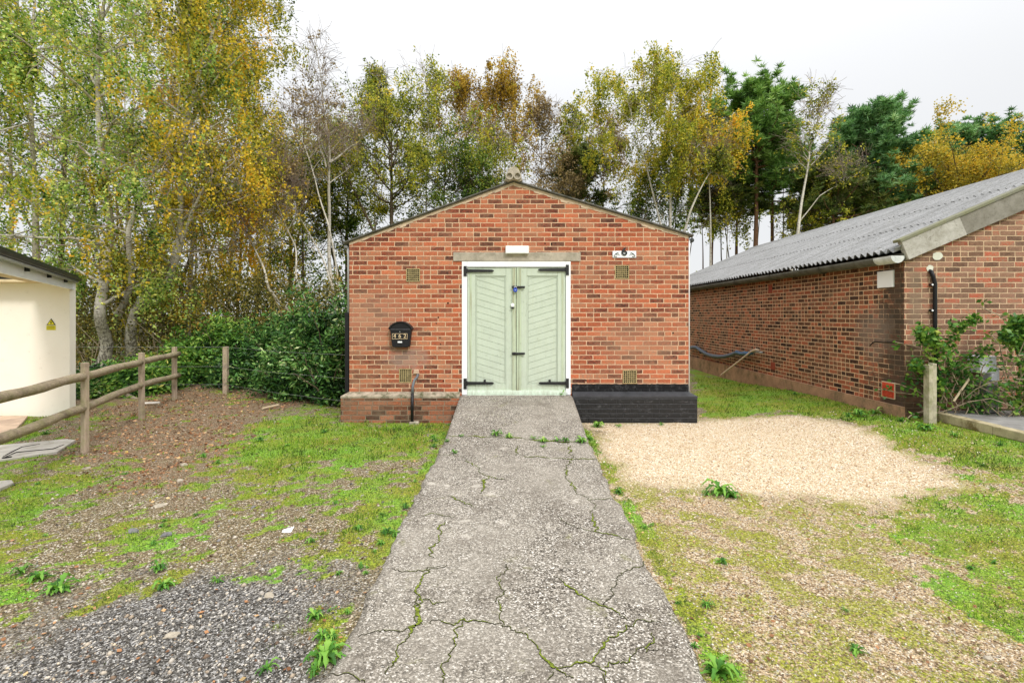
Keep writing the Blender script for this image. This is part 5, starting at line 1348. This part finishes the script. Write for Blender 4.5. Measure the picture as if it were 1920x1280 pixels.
tree('birch', 250, 470, 16, -130, 110, 120, L_OLIVE, 18000, 'tall birch reaching its thin crown out against the sky', r0=.08, seed=9, stems=[([(262,640),(300,420),(350,250),(400,120),(440,20),(470,-110)], .10), ([(380,160),(430,60),(500,20),(540,10)], .04)])
tree('birch', 420, 455, 17.5, 150, 100, 540, L_OLIVE, 12800, 'olive and yellow birch behind the leaning stems', r0=.08, seed=10)
tree('birch', 480, 500, 19, 235, 95, 540, L_YEL, 17000, 'rounded golden birch filling the gap left of the bare birch', r0=.08, seed=11, tint=-.1)
tree('oak', 545, 550, 21, 300, 85, 560, L_OLIVE, 12000, 'low olive oak behind the slim leaning birch stems', r0=.12, seed=12)
tree('birch', 230, 235, 20, 60, 150, 540, L_GREENY, 8800, 'distant green birch seen through the left hand crowns', r0=.08, seed=13)
# slender leaning stems
tree('sparse', 565, 420, 13.5, 350, 45, 470, L_YEL, 2600, 'slim white birch stem leaning far to the left above the laurels', r0=.045, seed=14, stems=[([(572,650),(545,590),(515,540),(488,495),(462,450),(430,400)], .05)])
tree('sparse', 610, 500, 14.5, 330, 45, 430, L_YEL, 2800, 'second slim leaning birch stem right of the first', r0=.045, seed=15, stems=[([(610,650),(592,595),(560,520),(545,460),(525,400),(505,340)], .045)])
tree('sparse', 640, 520, 15.0, 190, 40, 330, L_BROWN, 1400, 'curved birch stem arching left from beside the brick corner', r0=.045, seed=16, stems=[([(650,640),(640,570),(610,500),(575,440),(548,370),(570,330),(535,230),(520,190)][:5], .045), ([(640,560),(620,420),(590,340),(560,260),(540,190)], .03)])
tree('sparse', 632, 590, 16.5, 75, 40, 360, L_BROWN, 1500, 'tall almost bare birch with a forked white trunk left of the roof', r0=.07, seed=17, stems=[([(640,640),(622,540),(612,450),(616,360),(625,300),(612,250),(600,170),(592,80)], .07), ([(624,310),(650,280),(665,265),(690,240)], .03), ([(618,320),(600,280),(585,200),(575,140)], .03)])
# behind the store
tree('birch', 704, 700, 21, 118, 36, 250, L_OLIVE, 5200, 'narrow weeping birch with bronze hanging foliage left above the roof', r0=.06, seed=18, tint=-.1)
tree('oak', 650, 655, 22, 265, 62, 470, L_OAKG, 18000, 'dark green oak at the left end of the store roof', r0=.12, seed=19)
tree('oak', 740, 735, 20, 215, 88, 400, L_OLIVE, 20800, 'dense olive green oak above the left roof slope', r0=.14, seed=20)
tree('oak', 828, 830, 21, 290, 72, 430, L_OAKG, 16000, 'dark bushy oak low behind the left roof slope', r0=.12, seed=21)
tree('sparse', 800, 800, 24, 135, 55, 330, L_OLIVE, 4500, 'thin topped birch left of the rusty crowns', r0=.07, seed=22)
tree('birch', 880, 872, 24, 140, 58, 300, L_ORANGE, 8500, 'rust and gold birch left of the ridge', r0=.07, seed=23, bare=.06)
tree('birch', 945, 950, 24.5, 132, 56, 290, L_ORANGE, 10000, 'tall orange topped birch directly behind the ridge', r0=.07, seed=24, bare=.04)
tree('birch', 905, 905, 23, 240, 70, 380, L_OLIVE, 8000, 'thin green birch below the orange crowns', r0=.06, seed=25, bare=.06)
tree('sparse', 1010, 1015, 27, 215, 55, 360, L_BROWN, 4500, 'brownish sparse tree just right of the ridge', r0=.07, bark=m_bark, seed=26)
tree('sparse', 1072, 1075, 27, 218, 55, 380, L_OLIVE, 5000, 'thin grey twigged tree over the right roof slope', r0=.07, bark=m_bark, seed=27)
tree('pine', 1085, 1090, 26, 285, 60, 420, L_PINED, 20000, 'dark ragged pine over the middle of the right roof slope', r0=.11, seed=28)
tree('sparse', 1135, 1130, 27, 232, 50, 380, L_BROWN, 4200, 'bare grey tree between the dark pine and the big yellow birch', r0=.07, seed=29)
tree('oak', 1050, 1050, 25, 330, 60, 430, L_BROWN, 5000, 'low brown leaved tree behind the right roof slope', r0=.1, seed=30)
tree('birch', 1255, 1262, 22.5, 128, 104, 330, L_OLIVE, 38000, 'large yellow green birch, the fullest crown right of the store', r0=.10, seed=31, tint=.16)
tree('birch', 1335, 1330, 23, 205, 66, 330, L_YEL, 20000, 'gold edged birch joined to the right of the large yellow green one', r0=.07, seed=32)
tree('birch', 1205, 1215, 23.5, 330, 62, 440, L_OAKG, 9000, 'low green birch just above the right roof slope', r0=.06, seed=33, bare=.05)
tree('sparse', 1290, 1345, 21.5, 260, 40, 330, L_OLIVE, 2800, 'pale stemmed birch slanting right in front of the yellow crown', r0=.05, seed=34, stems=[([(1270,480),(1290,400),(1320,340),(1350,290)], .06)])
# pines
tree('pine', 1412, 1428, 25, 150, 90, 330, L_PINE, 80000, 'tallest pine with a bright green crown and bare red trunk', r0=.17, seed=35)
tree('pine', 1445, 1452, 26, 235, 70, 390, L_PINE, 42000, 'second pine just right of the tallest with lower boughs', r0=.14, seed=36)
tree('pine', 1385, 1380, 27, 300, 60, 420, L_PINED, 26000, 'dark pine with a crooked trunk left of the tallest pine', r0=.14, seed=37)
tree('pine', 1336, 1338, 27, 330, 42, 400, L_PINED, 5000, 'thin reddish pine pole in the gap beside the store', r0=.10, seed=38)
tree('pine', 1318, 1316, 29, 360, 38, 430, L_OLIVE, 3500, 'thinnest pole tree nearest the right corner of the store', r0=.07, seed=39)
tree('birch', 1362, 1366, 26, 350, 42, 440, L_OLIVE, 4000, 'small leafy birch between the pine poles', r0=.06, seed=40, bare=.05)
tree('sparse', 1488, 1545, 22, 178, 48, 330, L_OLIVE, 2600, 'white birch leaning right between the two groups of pines', r0=.07, seed=41, stems=[([(1478,520),(1490,440),(1510,350),(1525,270),(1545,185)], .08), ([(1494,420),(1530,370),(1575,345)], .03)])
tree('pine', 1560, 1562, 24, 300, 70, 420, L_PINED, 44000, 'dark brownish pine in front of the blue green one', r0=.14, seed=42)
tree('pine', 1650, 1648, 25, 200, 104, 450, L_PINEB, 90000, 'broad blue green pine above the corrugated roof', r0=.17, seed=43)
tree('pine', 1600, 1592, 27, 255, 62, 400, L_PINED, 26000, 'narrow dark pine left of the broad blue green one', r0=.13, seed=44)
tree('oak', 1800, 1800, 22.5, 352, 95, 400, L_OAKY, 36000, 'rounded golden yellow oak above the corrugated roof', r0=.16, seed=45)
tree('oak', 1905, 1905, 23, 362, 70, 380, L_OAKY, 24000, 'second yellow oak at the right edge behind the roof', r0=.14, seed=46, tint=-.2)
tree('pine', 1815, 1812, 30, 240, 75, 330, L_PINEB, 34000, 'far pine top showing above the yellow oak', r0=.14, seed=47)
tree('pine', 1895, 1890, 30, 236, 46, 330, L_PINEB, 15000, 'farthest right pine top above the second yellow oak', r0=.12, seed=48)
tree('pine', 1945, 1950, 29, 255, 60, 340, L_PINEB, 18000, 'pine cut off by the right edge of the picture above the roof', r0=.12, seed=51)
tree('pine', 1700, 1705, 27, 265, 60, 400, L_PINE, 26000, 'bright green pine at the right shoulder of the broad blue green one', r0=.12, seed=52)
tree('pine', 1745, 1742, 28, 285, 58, 400, L_PINED, 24000, 'dark pine in the dip between the blue green pine and the yellow oak', r0=.12, seed=49)
tree('oak', 1520, 1522, 24, 400, 55, 470, L_OLIVE, 6000, 'low olive shrub just above the far end of the corrugated roof', 'shrub', r0=.05, seed=50, name='tall_shrub')

# ---- laurel and rhododendron bushes behind the wire fence
def shrub(name, px, dist, top, Rpx, n, leafmat, label, size=.05, asp=.35, seed=0, zb=0., depth=.8, group=None, stemn=9, cat='bush'):
    rg = np.random.default_rng(3000+seed); s = F/dist; x0, y0 = (px-968)/s, dist+CAMY
    H = CAMZ+(590-top)/s; Rm = Rpx/s
    root = empty(name, (x0, y0, zb), label, cat, group)
    T = Tubes(); A = []
    for i in range(stemn):
        az = rg.random()*6.28; r_ = Rm*.5*rg.random()
        b_ = bpath(rg, (x0+r_*math.cos(az)*.4, y0+r_*math.sin(az)*.4, zb-.05), (math.cos(az)*.6, math.sin(az)*.4, 1), H*(.6+.35*rg.random()), 6, -.05, .12)
        T.add(b_, .022*(1-np.linspace(0, 1, 7)*.7), 5)
    T.build('stems', m_bark, root)
    nc = 220; u = rand_unit(rg, nc); u[:, 2] = np.abs(u[:, 2])
    rr = (.45+.62*rg.random(nc))**.7*(1+.45*(fbm(u[:, 0]*2+seed, u[:, 2]*2+u[:, 1], 1.3, 2)-.5)*2)
    C = np.stack([x0+u[:, 0]*rr*Rm, y0+u[:, 1]*rr*Rm*depth, zb+.05+u[:, 2]*rr*(H-zb)], 1)
    k = rg.integers(nc, size=n); c = C[k]+rg.normal(size=(n, 3))*np.array([.14, .14, .10])*(Rm/.9)**.5
    c[:, 2] = np.abs(c[:, 2]-zb)+zb
    tn = -.05+.40*(rg.random(nc)[k])+.75*rg.random(n)**1.4
    mk_leaves('foliage', c, size, rg, leafmat, root, tn, up=.3, asp=asp)
    return root
tree_grp = None
shrub('laurel_bush', 600, 10.3, 570, 66, 13500, L_RHODO, 'tallest laurel bush against the left corner of the store', seed=1)
shrub('laurel_bush', 520, 11.8, 598, 66, 12000, L_RHODO, 'laurel bush left of the tallest one behind the wires', seed=2)
shrub('laurel_bush', 425, 12.2, 592, 58, 11250, L_LEAFY, 'bright green laurel behind the single wire fence post', seed=3, size=.055)
shrub('laurel_bush', 350, 11.9, 637, 48, 9000, L_LEAFY, 'low laurel behind the last post of the rail fence', seed=4, size=.055)
shrub('laurel_bush', 268, 11.0, 684, 56, 9000, L_LEAFY, 'low leafy bush behind the middle fence post', seed=5)
shrub('laurel_bush', 180, 10.8, 700, 52, 7800, L_RHODO, 'low dark bush behind the nearest fence post', seed=6)
shrub('laurel_bush', 628, 9.6, 632, 26, 4800, L_RHODO, 'low dense bush squeezed between the wires and the black downpipe', seed=9)
shrub('laurel_bush', 470, 11.5, 654, 60, 7800, L_RHODO, 'low spreading laurel at the foot of the two tall ones', seed=8)
shrub('laurel_bush', 555, 10.7, 647, 60, 7800, L_RHODO, 'low laurel in shade nearest the bare bank', seed=10)
tag(None or shrub('holly_bush', 645, 12, 565, 24, 2400, L_RHODO, 'small upright bush peeping past the brick corner', seed=7))
# brown understorey between the trunks
rg = np.random.default_rng(77)
def understorey(name, n, x0, x1, d0, d1, hfun, mat, label, size, sig=.25, seed=0):
    px = x0+(x1-x0)*rg.random(n); d = d0+(d1-d0)*rg.random(n)**1.2; X = (px-968)*d/F; Y = d+CAMY
    hm = hfun(px)*(.45+1.1*fbm(X*1.2+seed, Y, .8, 3)); Z = hm*rg.random(n)**.8
    keep = fbm(X*1.5+5, Z*1.7+Y*.5+seed, 1.3, 3) > .40
    c = np.stack([X, Y, Z], 1)[keep]
    o = mk_leaves(name, c, size, rg, mat, None, .1+.9*rg.random(len(c))**1.3)
    tag(o, label, 'undergrowth', kind='stuff')
understorey('undergrowth', 60000, 100, 640, 12.2, 19, lambda q: 2.6+0*q, L_UNDER, 'brown and olive undergrowth between the birch trunks', .035)
understorey('distant_undergrowth', 44000, -60, 900, 18, 32, lambda q: 3.8+0*q, L_OAKG, 'dark olive woodland edge far behind the birches', .06)
understorey('distant_undergrowth', 36000, 900, 1980, 22, 33, lambda q: 3.0+0*q, L_OAKG, 'dark green woodland edge behind the roofs', .06)
T = Tubes()
for i in range(70):
    px = 90+560*rg.random(); d = 12+9*rg.random(); x_, y_ = (px-968)*d/F, d+CAMY
    T.add(bpath(rg, (x_, y_, -.1), (rg.normal()*.5, rg.normal()*.3, 1), 1.2+2.6*rg.random(), 7, -.02, .10), .016*(1-np.linspace(0, 1, 8)*.75), 4)
o = T.build('thin_saplings', m_stem, None); tag(o, 'thin pale saplings and dead stems under the birches', 'saplings', kind='stuff')
T = Tubes()
for i in range(26):
    px = -40+720*rg.random(); d = 19+13*rg.random(); x_, y_ = (px-968)*d/F, d+CAMY
    T.add(bpath(rg, (x_, y_, -.1), (rg.normal()*.10, rg.normal()*.1, 1), 6+6*rg.random(), 9, .0, .035), .07*(1-np.linspace(0, 1, 10)*.75), 5)
for i in range(22):
    px = 1240+330*rg.random(); d = 25+9*rg.random(); x_, y_ = (px-968)*d/F, d+CAMY
    T.add(bpath(rg, (x_, y_, -.1), (rg.normal()*.08, rg.normal()*.1, 1), 6+4*rg.random(), 9, .0, .03), .06*(1-np.linspace(0, 1, 10)*.75), 5)
o = T.build('distant_trunks', m_bark, None); tag(o, 'thin dark trunks deep in the wood behind the yard', 'trunks', kind='stuff')

# ---- bramble against the right gable
def bramble(px0, px1, top, n, label, seed, dist=7.1, arcs=()):
    rg = np.random.default_rng(5000+seed); s = F/dist; yb = dist+CAMY; root = empty('bramble', (((px0+px1)/2-968)/s, yb, .3), label, 'bramble')
    T = Tubes(); A = []
    for pts in arcs:
        P_ = np.array([((a_-968)/s, yb-.05+.08*math.sin(i), CAMZ+(590-b_)/s) for i, (a_, b_) in enumerate(pts)])
        tt = np.linspace(0, len(P_)-1, 16); ii = np.clip(tt.astype(int), 0, len(P_)-2); fr_ = (tt-ii)[:, None]; P_ = P_[ii]*(1-fr_)+P_[ii+1]*fr_
        T.add(P_, .006, 5); A.append(np.repeat(P_, 7, 0)[18:])
    for i in range(22):
        px = px0+(px1-px0)*rg.random(); x_ = (px-968)/s
        b_ = bpath(rg, (x_, yb+.15*rg.random(), .30), (rg.normal()*.5, -.15*rg.random(), 1), (.30+.45*rg.random())*(CAMZ+(590-top)/s-.3)/.55, 7, -.9, .16)
        T.add(b_, .0065, 5); A.append(b_[1:])
    T.build('canes', m_stem, root); A = np.concatenate(A)
    c = A[rg.integers(len(A), size=n)]+rg.normal(size=(n, 3))*.045
    c[:, 1] = np.minimum(c[:, 1], RY-.02)
    bx = (c[:, 0] > 6.42) & (c[:, 0] < 6.86) & (c[:, 2] > .78) & (c[:, 2] < 1.2); c = c[~(bx & (rg.random(len(c)) < .85))]; n = len(c)
    mk_leaves('leaves', c, .034, rg, L_BRAM, root, .1+.8*rg.random(n), up=.3, asp=.6)
bramble(1752, 1862, 672, 2100, 'green bramble climbing over the meter box and waste pipe', 1, arcs=[[(1790,760),(1760,700),(1738,640),(1728,630),(1712,612)], [(1800,760),(1800,700),(1788,650),(1784,620),(1795,608),(1815,597)], [(1800,740),(1820,680),(1850,655),(1885,680)], [(1770,750),(1745,705),(1722,690),(1714,680)], [(1790,720),(1770,660),(1745,625)]])
bramble(1880, 1960, 600, 3000, 'leafy dark bramble at the right edge of the gable', 2, dist=6.9, arcs=[[(1940,760),(1930,690),(1905,640),(1880,625)], [(1930,760),(1920,680),(1915,610),(1900,600)], [(1960,700),(1935,640),(1900,615)]])
w = MB(); a_ = W(1788, 752, 7.0); b_ = W(1820, 706, 7.05); w.tube([a_, b_], .014, 7); tag(w.build('garden_cane', simple('bare_cane', (.52,.42,.27), .8), None), 'straight bare cane slanting through the bramble', 'cane')

# ---- weeds: rosettes of arching leaves
def weed_mesh(seed, nl=16, L=.10, wd=.018, rise=.6):
    rg = np.random.default_rng(seed); V = []; Fc = []; NS = 9
    for i in range(nl):
        az = i*2.4+rg.random()*.9; l_ = L*(.35+.75*rg.random()); up = rise*(.2+1.0*rg.random()); w_ = wd*(.6+.7*rg.random()); bend = (rg.random()-.5)*.5
        b0 = len(V)
        for q in range(NS):
            t = q/(NS-1); r_ = t*l_; z_ = l_*up*math.sin(math.pi*min(1, t*.85+.02))*.8
            p_ = (.25+1.1*math.sin(math.pi*(t**.8)*.95))*(1.0 if q % 2 else .45)*(1 if t < .99 else .05)
            aa = az+bend*t
            for sg in (-1, 0, 1):
                k = sg*w_*p_*(1+.4*(rg.random()-.5))
                V.append((r_*math.cos(aa)-k*math.sin(aa), r_*math.sin(aa)+k*math.cos(aa), z_+abs(k)*.5))
        for q in range(NS-1):
            for k in range(2): a_ = b0+q*3+k; Fc.append((a_, a_+1, a_+4, a_+3))
    V = np.array(V); tn = np.repeat(rg.random(nl), NS*3)
    return np_mesh('weed', V, np.array(Fc), L_WEED, {'tint': np.clip(tn, 0, 1)})
WM = [weed_mesh(i, nl=16+6*(i % 3), L=.085+.012*(i % 3), wd=.008+.003*(i % 3), rise=.7+.4*(i % 2)) for i in range(5)]
def weed(px, py, size, label, k=0, onpath=False, zz=None):
    if onpath: x_, y_ = on_path(px, py); z_ = float(path_z(y_))+.002
    else: x_, y_ = P(px, py, .03); z_ = float(ground_z(x_, y_)); x_, y_ = P(px, py, z_)
    if zz is not None: x_, y_ = P(px, py, zz); z_ = zz
    o = bpy.data.objects.new('weed', WM[k % 5]); COL.objects.link(o); o.location = (x_, y_, z_)
    s_ = size/.125; o.scale = (s_, s_, s_); o.rotation_euler = (0, 0, random.random()*6.28)
    return tag(o, label, 'weed', 'small green weeds growing in the yard')
weed(1352, 925, .20, 'largest leafy weed, at the lower edge of the cream gravel', 2); weed(1372, 932, .13, 'smaller leaves at the right of the largest weed', 4)
weed(1325, 928, .07, 'small weed just left of the largest weed', 1)
weed(308, 1100, .09, 'bright weed on the dark chippings, left of a pair', 2); weed(407, 1092, .085, 'flat bright weed on the dark chippings, right of a pair', 3)
weed(590, 1158, .085, 'round tuft on the grey chippings left of the path', 4); weed(298, 1068, .09, 'spreading weed at the top edge of the chippings', 1)
weed(75, 1085, .16, 'big grassy clump near the left edge', 0); weed(110, 1108, .13, 'broad clump below and right of the big grassy clump', 2)
weed(40, 1075, .12, 'clump touching the left edge of the big grassy clump', 3)
weed(500, 1255, .09, 'upright weed near the bottom of the chippings', 0); weed(610, 1235, .13, 'leafy weed by the lower left edge of the path', 2)
weed(590, 1262, .09, 'small weed at the very bottom by the path edge', 3); weed(1345, 1262, .12, 'leafy weed at the bottom right edge of the path', 2)
weed(1325, 1137, .06, 'pale weed in the tan gravel near the path', 1); weed(1585, 1145, .045, 'dark small weed in the mossy gravel', 3)
weed(1605, 1222, .07, 'bright weed low in the mossy gravel on the right', 4); weed(1223, 985, .05, 'dark round weed right of the path', 3)
weed(1160, 925, .08, 'weed hugging the right edge of the path', 1); weed(1354, 1055, .07, 'yellowish weed in the middle of the tan gravel', 4)
weed(1120, 800, .15, 'tall weed at the foot of the black plinth by the ramp', 2); weed(1160, 800, .12, 'second weed along the foot of the black plinth', 0); weed(1240, 797, .07, 'low weed near the middle of the black plinth', 1)
weed(1060, 738, .14, 'fern like weed at the lower right corner of the doors', 0, zz=.43); weed(1052, 741, .08, 'little sprig spilling over the door sill', 3, zz=.425)
weed(742, 790, .13, 'leafy weed at the foot of the red plinth', 2); weed(808, 788, .15, 'grey green weed at the plinth beside the ramp', 4); weed(690, 792, .10, 'weed in front of the left end of the red plinth', 1); weed(822, 780, .12, 'upright weed between plinth and ramp', 0)
for i, (a_, b_, s_) in enumerate(((865,818,.05),(930,817,.085),(955,820,.055),(1000,823,.06),(1018,828,.075),(1045,827,.07),(1060,828,.06),(1091,829,.075),(852,850,.065),(838,828,.04),(1018,838,.05))):
    weed(a_, b_, s_*1.5, ('weed in the joint at the foot of the ramp, number %s from the left' % ['one','two','three','four','five','six','seven','eight'][i]) if i < 8 else ['weed below the joint at the left edge of the path','tiny weed left of the joint','low weed just under the middle of the joint'][i-8], i, True)
weed(1610, 778, .17, 'light green leafy plant beneath the louvre vent', 2); weed(1640, 775, .22, 'grassy dark plant at the foot of the side wall', 0); weed(1590, 782, .12, 'small plant left of the light green one', 1)
weed(1690, 790, .12, 'weed by the dark corner of the long building', 4); weed(1735, 805, .16, 'leafy weed under the weathered post', 2); weed(1790, 818, .10, 'weed along the kerb of the raised pad', 1)
weed(565, 902, .04, 'tiny weed in the thin grass', 3); weed(380, 857, .10, 'bright weed beside the rubble in the litter', 4); weed(408, 868, .06, 'low weed right of the bright one in the litter', 1)
rgw = np.random.default_rng(9)
# smaller weeds along both path edges and through the moss, too many to count
VV = []; FF = []; TT = []; cnt = 0
src = [(np.array([v_.co[:] for v_ in m_.vertices]), np.array([list(p_.vertices) for p_ in m_.polygons]), np.array([d_.value for d_ in m_.attributes['tint'].data])) for m_ in WM]
X, Y, D = sample(6000, 2.2, 12)
zc_, zt_, zg_, zl_, zm_, gg_ = zones(X, Y)
ed = np.exp(-((np.abs(X)-PW-.10)/.09)**2)*(Y < -.3)
k = (~blocked(X, Y)) & visible(X, Y) & (rg.random(len(X)) < .30*ed*(.5+.5*(X < 0))+.07*zm_*(fbm(X, Y, 1.4, 2) > .5)*(1-zg_)) & (zc_ < .5)
for x_, y_, d_ in zip(X[k], Y[k], D[k]):
    a_, f_, t_ = src[rgw.integers(5)]; s_ = (.25+.55*rgw.random()**2)*min(1.3, .7+d_/12); an = rgw.random()*6.28
    M = np.array([[math.cos(an), -math.sin(an), 0], [math.sin(an), math.cos(an), 0], [0, 0, 1]])*s_
    VV.append(a_@M.T+np.array([x_, y_, float(ground_z(x_, y_))])); FF.append(f_+cnt); TT.append(t_); cnt += len(a_)
if VV:
    tag(link('ground_weeds', np_mesh('ground_weeds', np.concatenate(VV), np.concatenate(FF), L_WEED, {'tint': np.concatenate(TT)}, smooth=True)), 'low green weeds dotted through the moss and along the path edges', 'weeds', kind='stuff')
print('weeds', len(VV), 'leaves', tree_count[0])
